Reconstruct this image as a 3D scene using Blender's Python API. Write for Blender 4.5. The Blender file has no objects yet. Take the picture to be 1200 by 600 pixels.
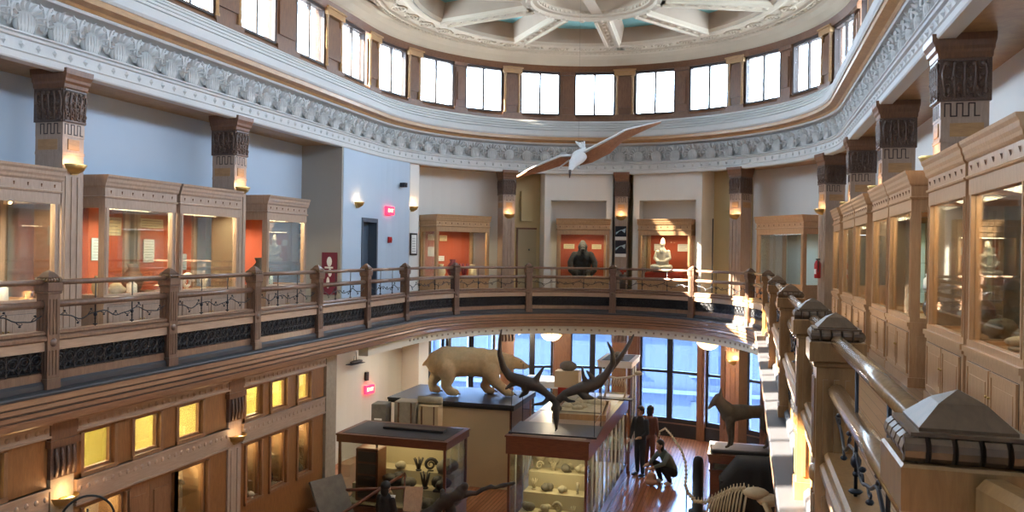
import bpy, math, random
from mathutils import Vector, Matrix
random.seed(7)
PI = math.pi
R = math.radians
C = bpy.context.scene.collection
EYE = 1.57
TH = 0.2802428          # camera yaw to the left of the hall axis
CX, CY = -3.59, 19.18   # centre of the apse
GF = -4.1               # ground floor level
YN = -3.0               # near end of the hall

# ------------------------------------------------------------------ materials
def nodes(name):
    m = bpy.data.materials.new(name); m.use_nodes = True
    nt = m.node_tree
    return m, nt, nt.nodes['Principled BSDF']

def plain(name, col, rough=.6, metal=0.0, bump=0.0, bscale=40, var=0.0, vscale=3, spec=None, coat=0):
    m, nt, b = nodes(name)
    b.inputs['Base Color'].default_value = (*col, 1)
    b.inputs['Roughness'].default_value = rough
    b.inputs['Metallic'].default_value = metal
    if spec is not None: b.inputs['Specular IOR Level'].default_value = spec
    if coat: b.inputs['Coat Weight'].default_value = coat; b.inputs['Coat Roughness'].default_value = .15
    tc = nt.nodes.new('ShaderNodeTexCoord')
    if var:
        n = nt.nodes.new('ShaderNodeTexNoise'); n.inputs['Scale'].default_value = vscale; n.inputs['Detail'].default_value = 4
        nt.links.new(tc.outputs['Object'], n.inputs['Vector'])
        r = nt.nodes.new('ShaderNodeMix'); r.data_type = 'RGBA'
        r.inputs[6].default_value = (*[c * (1 - var) for c in col], 1)
        r.inputs[7].default_value = (*[min(1, c * (1 + var)) for c in col], 1)
        nt.links.new(n.outputs['Fac'], r.inputs[0]); nt.links.new(r.outputs[2], b.inputs['Base Color'])
    if bump:
        n = nt.nodes.new('ShaderNodeTexNoise'); n.inputs['Scale'].default_value = bscale
        nt.links.new(tc.outputs['Object'], n.inputs['Vector'])
        bp = nt.nodes.new('ShaderNodeBump'); bp.inputs['Strength'].default_value = bump; bp.inputs['Distance'].default_value = .01
        nt.links.new(n.outputs['Fac'], bp.inputs['Height']); nt.links.new(bp.outputs['Normal'], b.inputs['Normal'])
    return m

def wood(name, c1, c2, rough=.38, scale=(1, 1, 1), ring=6, coat=.15):
    m, nt, b = nodes(name)
    tc = nt.nodes.new('ShaderNodeTexCoord'); mp = nt.nodes.new('ShaderNodeMapping')
    mp.inputs['Scale'].default_value = scale
    nt.links.new(tc.outputs['Object'], mp.inputs['Vector'])
    n = nt.nodes.new('ShaderNodeTexNoise'); n.inputs['Scale'].default_value = ring; n.inputs['Detail'].default_value = 6
    n.inputs['Roughness'].default_value = .65; n.inputs['Distortion'].default_value = .6
    nt.links.new(mp.outputs['Vector'], n.inputs['Vector'])
    r = nt.nodes.new('ShaderNodeValToRGB')
    r.color_ramp.elements[0].position = .3; r.color_ramp.elements[0].color = (*c1, 1)
    r.color_ramp.elements[1].position = .7; r.color_ramp.elements[1].color = (*c2, 1)
    nt.links.new(n.outputs['Fac'], r.inputs['Fac']); nt.links.new(r.outputs['Color'], b.inputs['Base Color'])
    b.inputs['Roughness'].default_value = rough
    b.inputs['Coat Weight'].default_value = coat; b.inputs['Coat Roughness'].default_value = .2
    return m

def glass(name, tint=(1, 1, 1), refl=.08, rough=.02):
    m = bpy.data.materials.new(name); m.use_nodes = True; nt = m.node_tree; nt.nodes.clear()
    o = nt.nodes.new('ShaderNodeOutputMaterial'); mx = nt.nodes.new('ShaderNodeMixShader')
    t = nt.nodes.new('ShaderNodeBsdfTransparent'); t.inputs['Color'].default_value = (*tint, 1)
    g = nt.nodes.new('ShaderNodeBsdfGlossy'); g.inputs['Roughness'].default_value = rough
    fr = nt.nodes.new('ShaderNodeFresnel'); fr.inputs['IOR'].default_value = 1.45
    ad = nt.nodes.new('ShaderNodeMath'); ad.operation = 'MULTIPLY'; ad.inputs[1].default_value = refl / .04
    cl = nt.nodes.new('ShaderNodeMath'); cl.operation = 'MINIMUM'; cl.inputs[1].default_value = .8
    nt.links.new(fr.outputs[0], ad.inputs[0]); nt.links.new(ad.outputs[0], cl.inputs[0])
    nt.links.new(cl.outputs[0], mx.inputs[0]); nt.links.new(t.outputs[0], mx.inputs[1]); nt.links.new(g.outputs[0], mx.inputs[2])
    nt.links.new(mx.outputs[0], o.inputs[0])
    return m

def emit(name, col, s):
    m, nt, b = nodes(name)
    b.inputs['Base Color'].default_value = (*col, 1)
    b.inputs['Emission Color'].default_value = (*col, 1); b.inputs['Emission Strength'].default_value = s
    return m

def floorboards(name, c1, c2, seam, rough):
    m, nt, b = nodes(name)
    tc = nt.nodes.new('ShaderNodeTexCoord'); mp = nt.nodes.new('ShaderNodeMapping'); mp.inputs['Rotation'].default_value = (0, 0, PI / 2)
    nt.links.new(tc.outputs['Object'], mp.inputs['Vector'])
    br = nt.nodes.new('ShaderNodeTexBrick'); br.inputs['Scale'].default_value = 1
    br.inputs['Brick Width'].default_value = 1.6; br.inputs['Row Height'].default_value = .09; br.inputs['Mortar Size'].default_value = .003
    br.inputs['Color1'].default_value = (*c1, 1); br.inputs['Color2'].default_value = (*c2, 1); br.inputs['Mortar'].default_value = (*seam, 1)
    nt.links.new(mp.outputs['Vector'], br.inputs['Vector']); nt.links.new(br.outputs['Color'], b.inputs['Base Color'])
    b.inputs['Roughness'].default_value = rough
    return m

M = {}
M['plaster'] = plain('ornate_plaster', (.60, .60, .59), .75, bump=.25, bscale=25, var=.08, vscale=1.2)
M['plaster_blue'] = plain('cool_plaster', (.50, .55, .58), .75, bump=.3, bscale=30, var=.08)
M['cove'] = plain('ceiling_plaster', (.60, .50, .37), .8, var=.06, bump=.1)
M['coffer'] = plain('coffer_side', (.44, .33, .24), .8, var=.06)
M['turq'] = plain('turquoise_paint', (.22, .52, .55), .8, var=.05)
M['green'] = plain('pale_green_paint', (.42, .50, .38), .8, var=.05)
M['wall'] = plain('grey_blue_wall', (.47, .57, .69), .8, var=.02)
M['wall_w'] = plain('white_wall', (.80, .79, .75), .8, var=.02)
M['wall_t'] = plain('taupe_wall', (.36, .34, .30), .8, var=.02)
M['wall_b'] = plain('beige_wall', (.66, .54, .30), .8, var=.02)
M['wall_c'] = plain('cream_wall', (.72, .68, .56), .8, var=.02)
M['oak'] = wood('light_oak', (.40, .24, .12), (.54, .34, .18), .35, (6, 6, .8))
M['oakh'] = wood('light_oak_boards', (.44, .27, .14), (.58, .38, .21), .4, (.8, .8, 8))
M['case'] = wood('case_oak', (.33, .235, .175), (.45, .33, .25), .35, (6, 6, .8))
M['caseR'] = wood('case_oak_sunlit', (.47, .26, .125), (.60, .36, .19), .35, (6, 6, .8))  # right-hand cases: warm sun bounce put into the oak colour
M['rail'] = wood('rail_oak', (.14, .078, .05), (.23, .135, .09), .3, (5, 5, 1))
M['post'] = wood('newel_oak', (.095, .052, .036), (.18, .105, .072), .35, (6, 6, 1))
M['postR'] = wood('newel_oak_sunlit', (.22, .11, .038), (.34, .18, .065), .35, (6, 6, 1))  # right-hand posts: warm light worked into the wood colour
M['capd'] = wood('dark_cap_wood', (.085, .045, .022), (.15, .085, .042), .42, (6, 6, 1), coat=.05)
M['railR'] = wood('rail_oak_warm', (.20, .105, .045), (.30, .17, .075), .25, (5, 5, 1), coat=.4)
M['store'] = wood('storefront_wood', (.20, .082, .026), (.30, .13, .042), .4, (6, 6, 1))
M['fascia'] = wood('fascia_oak', (.20, .10, .055), (.32, .17, .09), .35, (.7, .7, 7))
M['shelf'] = wood('shelf_oak', (.33, .22, .15), (.43, .30, .21), .4, (.8, .8, 7))
M['brown'] = wood('brown_wood', (.13, .055, .028), (.22, .10, .045), .4, (6, 6, 1))
M['soff'] = wood('soffit_wood', (.36, .19, .08), (.50, .29, .12), .4, (1, 1, 6))
M['mahog'] = wood('mahogany', (.11, .035, .018), (.19, .065, .03), .3, (1, 1, 6))
M['dark'] = plain('dark_brown', (.045, .025, .018), .5, var=.2)
M['carve'] = wood('carved_wood', (.06, .035, .025), (.17, .10, .07), .5, (12, 12, 8), ring=8)
M['black'] = plain('black_paint', (.012, .012, .014), .35, var=.1)
M['slate'] = plain('blue_black_ledge', (.040, .040, .046), .5, var=.15)
M['iron'] = plain('wrought_iron', (.03, .032, .04), .4, metal=.6, var=.2)
M['grille'] = plain('cast_iron', (.022, .022, .026), .35, metal=.4, var=.2)
M['brass'] = plain('brass', (.55, .38, .14), .35, metal=.9, var=.1)
M['glass'] = glass('window_glass', (.97, .98, 1), .04)
M['gglass'] = glass('blue_tinted_glass', (.60, .74, .95), .04)
M['cglass'] = glass('case_glass', (.96, .98, .97), .022)
M['red'] = plain('terracotta_panel', (.40, .075, .03), .7, var=.1)
M['beigep'] = plain('beige_panel', (.52, .44, .28), .7, var=.05)
M['aqua'] = plain('pale_aqua_panel', (.50, .62, .60), .7, var=.04)
M['yellow'] = plain('yellow_wall', (.62, .58, .22), .7, var=.05)
M['paper'] = plain('white_card', (.80, .80, .76), .7)
M['paperb'] = plain('blue_card', (.42, .56, .62), .7, var=.3, vscale=9)
M['papery'] = plain('yellowed_card', (.72, .64, .42), .7, var=.2, vscale=12)
M['print'] = plain('grey_print', (.16, .16, .18), .7)
M['bone'] = plain('old_bone', (.50, .42, .28), .6, bump=.4, bscale=60, var=.2, vscale=12)
M['boned'] = plain('dark_bone', (.035, .028, .026), .5, bump=.5, bscale=40, var=.3, vscale=10)
M['rock'] = plain('grey_rock', (.16, .14, .11), .85, bump=.8, bscale=12, var=.4, vscale=8)
M['rockl'] = plain('pale_rock', (.46, .40, .28), .85, bump=.8, bscale=12, var=.35, vscale=8)
M['bear'] = plain('cream_fur', (.64, .46, .25), .9, bump=1, bscale=90, var=.22, vscale=14)
M['wolf'] = plain('grey_brown_fur', (.085, .068, .05), .9, bump=1, bscale=90, var=.4, vscale=14)
M['blackfur'] = plain('black_fur', (.014, .014, .016), .75, bump=1, bscale=60, var=.4, vscale=12)
M['statue'] = plain('white_marble', (.78, .74, .66), .45, var=.08, vscale=8)
M['redcloth'] = plain('red_cloth', (.45, .04, .02), .8, var=.15)
M['feather'] = plain('white_feather', (.66, .66, .66), .8, bump=.5, bscale=60, var=.1, vscale=20)
M['featherb'] = plain('brown_feather', (.34, .17, .09), .8, bump=.8, bscale=70, var=.4, vscale=16)
M['skin'] = plain('skin', (.50, .30, .21), .5)
M['hair'] = plain('black_hair', (.01, .009, .009), .5, bump=.5, bscale=90)
M['cl_dark'] = plain('navy_cloth', (.02, .024, .035), .8, bump=.3, bscale=50)
M['cl_grey'] = plain('grey_green_cloth', (.12, .16, .16), .8, bump=.3, bscale=50, var=.2)
M['cl_black'] = plain('black_cloth', (.008, .008, .01), .8, bump=.4, bscale=30)
M['jeans'] = plain('brown_cloth', (.16, .06, .04), .8, bump=.3, bscale=60)
M['exit'] = emit('exit_red', (1, .02, .06), 2.2)
M['redp'] = plain('red_enamel', (.5, .012, .012), .35)
M['maroon'] = plain('maroon_print', (.16, .012, .03), .5)
M['lamp'] = emit('lamp_glow', (1, .72, .34), 2)
M['lampw'] = emit('lamp_bowl', (1, .72, .32), 2.2)
M['door'] = plain('slate_blue_door', (.08, .11, .15), .45, var=.05)
M['doorb'] = wood('brown_door', (.20, .09, .04), (.30, .15, .07), .4, (6, 6, 1))
M['stone'] = plain('speckled_stone', (.34, .28, .20), .8, var=.25, vscale=14, bump=.3)
M['plinth'] = plain('tan_plinth', (.66, .50, .29), .7, var=.04)
M['ledge'] = plain('blue_grey_ledge', (.022, .032, .055), .8)
M['snow'] = plain('snow_ground', (.8, .82, .86), .9)
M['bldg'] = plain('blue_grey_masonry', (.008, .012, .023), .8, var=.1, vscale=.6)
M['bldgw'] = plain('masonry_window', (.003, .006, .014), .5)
M['fl_up'] = floorboards('gallery_floorboards', (.32, .20, .12), (.40, .26, .16), (.12, .07, .04), .3)
M['fl_g'] = floorboards('ground_floorboards', (.30, .11, .05), (.38, .15, .07), (.12, .04, .02), .16)
M['carpet'] = plain('dark_rug', (.03, .025, .03), .9)
M['steel'] = plain('steel', (.5, .5, .52), .3, metal=.9)

# ------------------------------------------------------------------ mesh builder
class MB:
    def __init__(s, mat4=None):
        s.v = []; s.f = []; s.mi = []; s.mats = []; s.cur = 0; s.T = mat4 or Matrix.Identity(4); s.sm = []
    def use(s, key):
        if key not in s.mats: s.mats.append(key)
        s.cur = s.mats.index(key); return s
    def add(s, vs, fs, smooth=False):
        n = len(s.v)
        for p in vs: s.v.append(tuple(s.T @ Vector(p)))
        for f in fs:
            s.f.append([n + i for i in f]); s.mi.append(s.cur); s.sm.append(smooth)
    def box(s, c, d, rot=None, taper=None):
        x, y, z = [k / 2 for k in d]
        t = taper or 1
        vs = [(-x, -y, -z), (x, -y, -z), (x, y, -z), (-x, y, -z), (-x * t, -y * t, z), (x * t, -y * t, z), (x * t, y * t, z), (-x * t, y * t, z)]
        m = Matrix.Translation(c) @ (rot.to_4x4() if rot else Matrix.Identity(4))
        s.add([m @ Vector(v) for v in vs], [(0, 3, 2, 1), (4, 5, 6, 7), (0, 1, 5, 4), (1, 2, 6, 5), (2, 3, 7, 6), (3, 0, 4, 7)])
    def b(s, x0, x1, y0, y1, z0, z1):
        s.box(((x0 + x1) / 2, (y0 + y1) / 2, (z0 + z1) / 2), (abs(x1 - x0), abs(y1 - y0), abs(z1 - z0)))
    def bev(s, x0, x1, y0, y1, z0, z1, e=.01):
        # box with chamfered top and bottom edges
        L = [(e, 0, z0), (0, 0, z0 + e), (0, 0, z1 - e), (e, 0, z1)]
        vs = []
        for k, _, z in L: vs += [(x0 + k, y0 + k, z), (x1 - k, y0 + k, z), (x1 - k, y1 - k, z), (x0 + k, y1 - k, z)]
        fs = [(3, 2, 1, 0), (12, 13, 14, 15)]
        for j in range(3):
            for i in range(4): fs.append((j * 4 + i, j * 4 + (i + 1) % 4, j * 4 + 4 + (i + 1) % 4, j * 4 + 4 + i))
        s.add(vs, fs)
    def tube(s, pts, r, n=8, cap=True):
        pts = [Vector(p) for p in pts]; vs = []; fs = []
        rr = r if isinstance(r, (list, tuple)) else [r] * len(pts)
        up = None
        for i, p in enumerate(pts):
            a = pts[max(i - 1, 0)]; b2 = pts[min(i + 1, len(pts) - 1)]
            t = (b2 - a).normalized() if (b2 - a).length > 1e-9 else Vector((0, 0, 1))
            if up is None: up = Vector((0, 0, 1)) if abs(t.z) < .9 else Vector((1, 0, 0))
            u = t.cross(up);
            if u.length < 1e-6: u = t.cross(Vector((1, .3, 0)))
            u.normalize(); w = u.cross(t).normalized(); up = w
            for k in range(n):
                a2 = 2 * PI * k / n
                vs.append(p + (u * math.cos(a2) + w * math.sin(a2)) * rr[i])
        for i in range(len(pts) - 1):
            for k in range(n):
                fs.append((i * n + k, i * n + (k + 1) % n, (i + 1) * n + (k + 1) % n, (i + 1) * n + k))
        if cap: fs += [tuple(range(n))[::-1], tuple((len(pts) - 1) * n + k for k in range(n))]
        s.add(vs, fs, True)
    def lathe(s, prof, c=(0, 0, 0), n=16, a0=0, a1=2 * PI, rot=None):
        m = Matrix.Translation(c) @ (rot.to_4x4() if rot else Matrix.Identity(4))
        full = abs(a1 - a0 - 2 * PI) < 1e-6; k = n if full else n + 1
        vs = []; fs = []
        for r, z in prof:
            for i in range(k):
                a = a0 + (a1 - a0) * i / n
                vs.append(m @ Vector((r * math.cos(a), r * math.sin(a), z)))
        for j in range(len(prof) - 1):
            for i in range(n):
                i2 = (i + 1) % k
                fs.append((j * k + i, j * k + i2, (j + 1) * k + i2, (j + 1) * k + i))
        s.add(vs, fs, True)
    def ell(s, c, r, n=10, m=7, rot=None):
        vs = []; fs = []
        rt = rot.to_4x4() if rot else Matrix.Identity(4)
        mt = Matrix.Translation(c) @ rt
        for j in range(m + 1):
            a = PI * j / m
            for i in range(n):
                b2 = 2 * PI * i / n
                vs.append(mt @ Vector((r[0] * math.sin(a) * math.cos(b2), r[1] * math.sin(a) * math.sin(b2), r[2] * math.cos(a))))
        for j in range(m):
            for i in range(n):
                fs.append((j * n + i, (j + 1) * n + i, (j + 1) * n + (i + 1) % n, j * n + (i + 1) % n))
        s.add(vs, fs, True)
    def poly(s, pts, z0, z1):
        n = len(pts)
        s.add([(x, y, z0) for x, y in pts] + [(x, y, z1) for x, y in pts],
              [tuple(range(n))[::-1], tuple(range(n, 2 * n))] + [(i, (i + 1) % n, n + (i + 1) % n, n + i) for i in range(n)])
    def extr(s, pts, y0, y1):     # polygon in x-z, extruded along y
        n = len(pts)
        s.add([(x, y0, z) for x, z in pts] + [(x, y1, z) for x, z in pts],
              [tuple(range(n)), tuple(range(n, 2 * n))[::-1]] + [(i, n + i, n + (i + 1) % n, (i + 1) % n) for i in range(n)])
    def sweep(s, path, prof, closed=True, smooth=False):
        # path: list of (x, y, nx, ny); prof: list of (offset, z)
        vs = []; fs = []; k = len(prof)
        for x, y, nx, ny in path:
            for o, z in prof: vs.append((x + nx * o, y + ny * o, z))
        kk = k if closed else k - 1
        for i in range(len(path) - 1):
            for j in range(kk):
                j2 = (j + 1) % k
                fs.append((i * k + j, i * k + j2, (i + 1) * k + j2, (i + 1) * k + j))
        if closed: fs += [tuple(range(k)), tuple((len(path) - 1) * k + j for j in range(k))[::-1]]
        s.add(vs, fs, smooth)
    def mesh(s, name):
        me = bpy.data.meshes.new(name); me.from_pydata(s.v, [], s.f); me.update()
        for k in (s.mats or ['paper']): me.materials.append(M[k])
        for i, p in enumerate(me.polygons):
            p.material_index = s.mi[i]; p.use_smooth = s.sm[i]
        return me
    def build(s, name, mat=None, parent=None, fix=True):
        if mat and not s.mats: s.mats = [mat]
        me = s.mesh(name)
        if fix:
            import bmesh
            bm = bmesh.new(); bm.from_mesh(me); bmesh.ops.recalc_face_normals(bm, faces=bm.faces); bm.to_mesh(me); bm.free()
        o = bpy.data.objects.new(name, me); C.objects.link(o)
        if parent is not None: o.parent = parent
        return o

def tag(o, label=None, cat=None, group=None, kind=None):
    if label: o['label'] = label
    if cat: o['category'] = cat
    if group: o['group'] = group
    if kind: o['kind'] = kind
    return o
def thing(name, label, cat, loc=(0, 0, 0), rz=0, group=None):
    o = bpy.data.objects.new(name, None); C.objects.link(o)
    o.location = loc; o.rotation_euler = (0, 0, rz); o.empty_display_size = .1
    return tag(o, label, cat, group)
def struct(o): o['kind'] = 'structure'; return o
def kids(o): return [c for c in C.objects if c.parent == o]
def dup(o, parent=None, kidmap=None):
    if kidmap is None:
        kidmap = {}
        for c in C.objects:
            if c.parent: kidmap.setdefault(c.parent.name, []).append(c)
    c = o.copy(); C.objects.link(c); c.parent = parent
    for ch in kidmap.get(o.name, []): dup(ch, c, kidmap)
    return c
ORD = ['first', 'second', 'third', 'fourth', 'fifth', 'sixth', 'seventh', 'eighth', 'ninth', 'tenth', 'eleventh', 'twelfth', 'thirteenth', 'fourteenth']

# ------------------------------------------------------------------ paths
# ring parameter u: u<0 left straight (y=CY+u); 0..pi the apse; u>pi right straight
def uy(y): return y - CY
def uyr(y): return PI + (CY - y)
def up(phi): return R(phi + 90)
def ringpt(u, r):
    if u <= 0: return (CX - r, CY + u, -1.0, 0.0)
    if u >= PI: return (CX + r, CY - (u - PI), 1.0, 0.0)
    a = u - PI / 2
    return (CX + r * math.sin(a), CY + r * math.cos(a), math.sin(a), math.cos(a))
def ring(u0, u1, r=0.0, da=3):
    us = [u0]
    if u0 < 0 < u1: us.append(0)
    k = R(da); a = max(u0, 0)
    i = math.ceil(a / k + 1e-6)
    while i * k < min(u1, PI) - 1e-6:
        if i * k > u0 + 1e-6: us.append(i * k)
        i += 1
    if u0 < PI < u1: us.append(PI)
    us.append(u1)
    return [ringpt(u, r) for u in us]
def frame(phi, r, z=0.0):
    """local x along the wall, local y outward, from ring angle"""
    a = R(phi)
    return (CX + r * math.sin(a), CY + r * math.cos(a), z), -a
def frameL(y, r, z=0.0): return (CX - r, y, z), PI / 2
def frameR(y, r, z=0.0): return (CX + r, y, z), -PI / 2

# rail path: straight, half ellipse, straight (s = length from the arc's start, negative on the left straight)
RB, RYC, RR, RZ = 0.44, 17.79, 4.03, 4.42
_N = 400
_ex = []; _ey = []; _es = [0]
for i in range(_N + 1):
    t = PI * i / _N
    _ex.append(CX - RR * math.cos(t)); _ey.append(RYC + RZ * math.sin(t))
    if i: _es.append(_es[-1] + math.hypot(_ex[-1] - _ex[-2], _ey[-1] - _ey[-2]))
SL = _es[-1]
def railpt(s):
    if s <= 0: return (CX - RR, RYC + s, -1.0, 0.0)
    if s >= SL: return (CX + RR, RYC - (s - SL), 1.0, 0.0)
    lo, hi = 0, _N
    while hi - lo > 1:
        m = (lo + hi) // 2
        if _es[m] <= s: lo = m
        else: hi = m
    f = (s - _es[lo]) / (_es[hi] - _es[lo])
    x = _ex[lo] + f * (_ex[hi] - _ex[lo]); y = _ey[lo] + f * (_ey[hi] - _ey[lo])
    nx, ny = (x - CX) / RR ** 2, (y - RYC) / RZ ** 2
    l = math.hypot(nx, ny)
    return (x, y, nx / l, ny / l)
def rail(s0, s1, step=.25):
    pts = [s0]
    if s1 > 0 and s0 < SL:
        a = max(s0, 0); b = min(s1, SL)
        if s0 < 0: pts.append(0.0)
        n = max(1, int((b - a) / step))
        for i in range(1, n): pts.append(a + (b - a) * i / n)
        if s1 > SL: pts.append(SL)
    pts.append(s1)
    return [railpt(s) for s in pts]
def sR(y): return SL + (RYC - y)
UL0 = uy(YN); UR0 = uyr(YN)

# ================================================================== SETTING
def sweep_obj(name, mat, u0, u1, prof, r=0.0, closed=True, smooth=False, da=3):
    m = MB(); m.use(mat); m.sweep(ring(u0, u1, 0.0, da), prof, closed, smooth)
    # ring() with r=0 gives centre line; offsets are radii
    return struct(m.build(name))
# --- cornice: lower entablature with dotted band and palmette frieze
def cornice():
    m = MB(); m.use('plaster')
    m.sweep(ring(UL0, UR0), [(5.78, 4.0), (5.6, 4.0), (5.585, 4.02), (5.585, 4.10), (5.565, 4.115), (5.60, 4.13), (5.60, 4.28), (5.56, 4.29), (5.55, 4.32), (5.58, 4.33), (5.54, 4.345), (5.545, 4.365), (5.62, 4.375), (5.765, 4.38), (5.765, 4.86), (5.60, 4.88), (5.56, 4.885), (5.54, 4.91), (5.55, 4.93), (5.78, 4.93)])
    # small raised lozenges along the lower band
    P = .27; n = int((UR0 - UL0 + (PI * 4.6)) / P)
    pts = []
    L = -UL0 + 0; s = 0.0
    tot = (-UL0) + PI * 5.6 + (UR0 - PI)
    def at(s):
        if s < -UL0: return ringpt(UL0 + s, 5.6)
        s2 = s + UL0
        if s2 < PI * 5.6: return ringpt(s2 / 5.6, 5.6)
        return ringpt(PI + s2 - PI * 5.6, 5.6)
    m.use('plaster')
    s = P / 2
    while s < tot:
        x, y, nx, ny = at(s); T = Matrix.Translation((x, y, 4.205)) @ Matrix.Rotation(math.atan2(-nx, ny), 4, 'Z')
        m.T = T
        m.add([(-.05, -.004, 0), (0, -.004, -.055), (.05, -.004, 0), (0, -.004, .055), (0, -.04, 0)], [(0, 1, 4), (1, 2, 4), (2, 3, 4), (3, 0, 4)])
        s += P
    # palmettes: nine curling leaflets springing from a base, small bud between two neighbours
    P = .565; s = P / 2
    def leaf(x0, z0, ang, ln, w, dep, curl):
        # tapered three-dimensional tongue, rising and curling towards the hall
        vs = []; n = 4
        for i in range(n + 1):
            t = i / n
            a = ang * (1 + curl * t)
            cx = x0 + math.sin(a) * ln * t; cz = z0 + math.cos(a) * ln * t
            ww = w * (.35 + 1.1 * t * (1 - t) * 2.4) * (1 if i < n else .35)
            out = -.025 - dep * t * t
            px, pz = math.cos(a), -math.sin(a)
            vs += [(cx - px * ww, out + .02, cz - pz * ww), (cx, out - .022, cz), (cx + px * ww, out + .02, cz + pz * ww)]
        fs = []
        for i in range(n):
            a = i * 3
            fs += [(a, a + 1, a + 4, a + 3), (a + 1, a + 2, a + 5, a + 4)]
        m.add(vs, fs)
    while s < tot:
        x, y, nx, ny = at(s); m.T = Matrix.Translation((x + nx * .05, y + ny * .05, 4.38)) @ Matrix.Rotation(math.atan2(-nx, ny), 4, 'Z')
        m.ell((0, .02, .13), (.185, .075, .17), 12, 7)
        for k in range(-3, 4):      # fluting of the shell
            a = k * .30; m.tube([(k * .04, -.035 + abs(k) * .006, .02), (k * .05, -.06 + abs(k) * .008, .14), (math.sin(a) * .17, -.05, .13 + math.cos(a) * .14)], [.010, .012, .008], 4)
        for k in range(-4, 5):      # radiating curled leaflets
            a = k * .36
            leaf(math.sin(a) * .16, .15 + math.cos(a) * .155, a, .135 - abs(k) * .006, .024, .06, .25)
        for sgn in (-1, 1):
            X = sgn * P / 2
            m.tube([(X - sgn * .012, -.02, .06), (X - sgn * .04, -.03, .18), (X - sgn * .015, -.045, .30), (X - sgn * .05, -.05, .40), (X - sgn * .10, -.055, .43), (X - sgn * .11, -.06, .385), (X - sgn * .075, -.06, .375)], [.016, .018, .02, .018, .015, .013, .011], 5)
            leaf(X - sgn * .02, .08, -sgn * .5, .13, .022, .03, -.4)
            m.ell((X - sgn * .02, -.02, .25), (.022, .03, .03), 6, 4)
        s += P
    m.T = Matrix.Identity(4)
    return struct(m.build('trim_1', fix=False))
cornice()
sweep_obj('trim_2', 'soff', UL0, UR0, [(5.78, 4.93), (5.53, 4.93), (5.50, 4.97), (5.36, 5.0), (5.36, 5.09), (5.78, 5.09)])
sweep_obj('trim_3', 'plaster', UL0, UR0, [(5.9, 5.09), (5.34, 5.09), (5.31, 5.13), (5.31, 5.27), (5.36, 5.275), (5.37, 5.29), (5.33, 5.30), (5.34, 5.35), (5.42, 5.355), (5.43, 5.375), (5.385, 5.385), (5.395, 5.43), (5.46, 5.435), (5.47, 5.455), (5.43, 5.465), (5.45, 5.51), (5.53, 5.515), (5.54, 5.535), (5.50, 5.545), (5.53, 5.585), (5.62, 5.59), (5.66, 5.63), (6.2, 5.66), (6.2, 5.09)])
# soffit above the gallery, roof deck behind the cornice
sweep_obj('ceiling_1', 'soff', UL0, UR0, [(5.72, 4.06), (6.75, 4.06), (6.75, 4.2), (5.72, 4.2)])
sweep_obj('ceiling_2', 'wall_w', UL0, UR0, [(6.1, 5.4), (7.0, 5.3), (7.0, 5.1), (6.1, 5.1)])
# --- clerestory
WSILL, WHEAD = 5.84, 7.2
sweep_obj('trim_4', 'brown', UL0, UR0, [(5.86, 5.66), (6.16, 5.66), (6.16, WSILL), (5.93, WSILL), (5.86, 5.76)])
sweep_obj('trim_5', 'brown', UL0, UR0, [(5.88, WHEAD), (6.16, WHEAD), (6.16, 7.36), (5.80, 7.36), (5.84, 7.28)])
arcw = [-77.2, -59.9, -43.9, -26.2, -9.8, 8.2, 24.5, 41.9, 58.2, 75.5]
straightw = [18.45 - 2.05 * k for k in range(10)]
wins = [('A', p) for p in arcw] + [('L', y) for y in straightw] + [('R', y) for y in straightw]
win_proto = None
HW = .65
def window_mesh():
    f = MB(); f.use('dark')
    z0, z1 = WSILL, WHEAD
    f.b(-HW, -HW + .07, -.05, .09, z0, z1); f.b(HW - .07, HW, -.05, .09, z0, z1)
    f.b(-HW + .07, HW - .07, -.05, .09, z1 - .07, z1); f.b(-HW + .07, HW - .07, -.05, .09, z0, z0 + .06)
    f.b(-.03, .03, -.01, .05, z0 + .06, z1 - .07)
    f.b(-HW + .07, HW - .07, -.08, -.05, z0 + .0, z0 + .03)
    g = MB(); g.use('glass'); g.b(-HW + .07, HW - .07, .02, .028, z0 + .06, z1 - .07)
    return f, g
fm, gm = window_mesh()
fme = fm.mesh('window_frame'); gme = gm.mesh('pane')
def locof(kind, v, r, z=0.0):
    return frame(v, r, z) if kind == 'A' else (frameL(v, r, z) if kind == 'L' else frameR(v, r, z))
wn = 0
for kind, v in wins:
    wn += 1
    o = bpy.data.objects.new('window_%d' % wn, fme); C.objects.link(o); struct(o)
    o.location, rz = locof(kind, v, 5.98); o.rotation_euler.z = rz
    p = bpy.data.objects.new('pane', gme); C.objects.link(p); p.parent = o
    L = bpy.data.lights.new('window_portal', 'AREA'); L.shape = 'RECTANGLE'; L.size = 1.12; L.size_y = 1.25
    L.cycles.is_portal = True
    lo = bpy.data.objects.new('window_portal', L); C.objects.link(lo)
    lo.location, _ = locof(kind, v, 6.12, 6.52)
    lo.rotation_euler = (-PI / 2, 0, rz)    # -Z of the lamp points inwards
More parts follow.
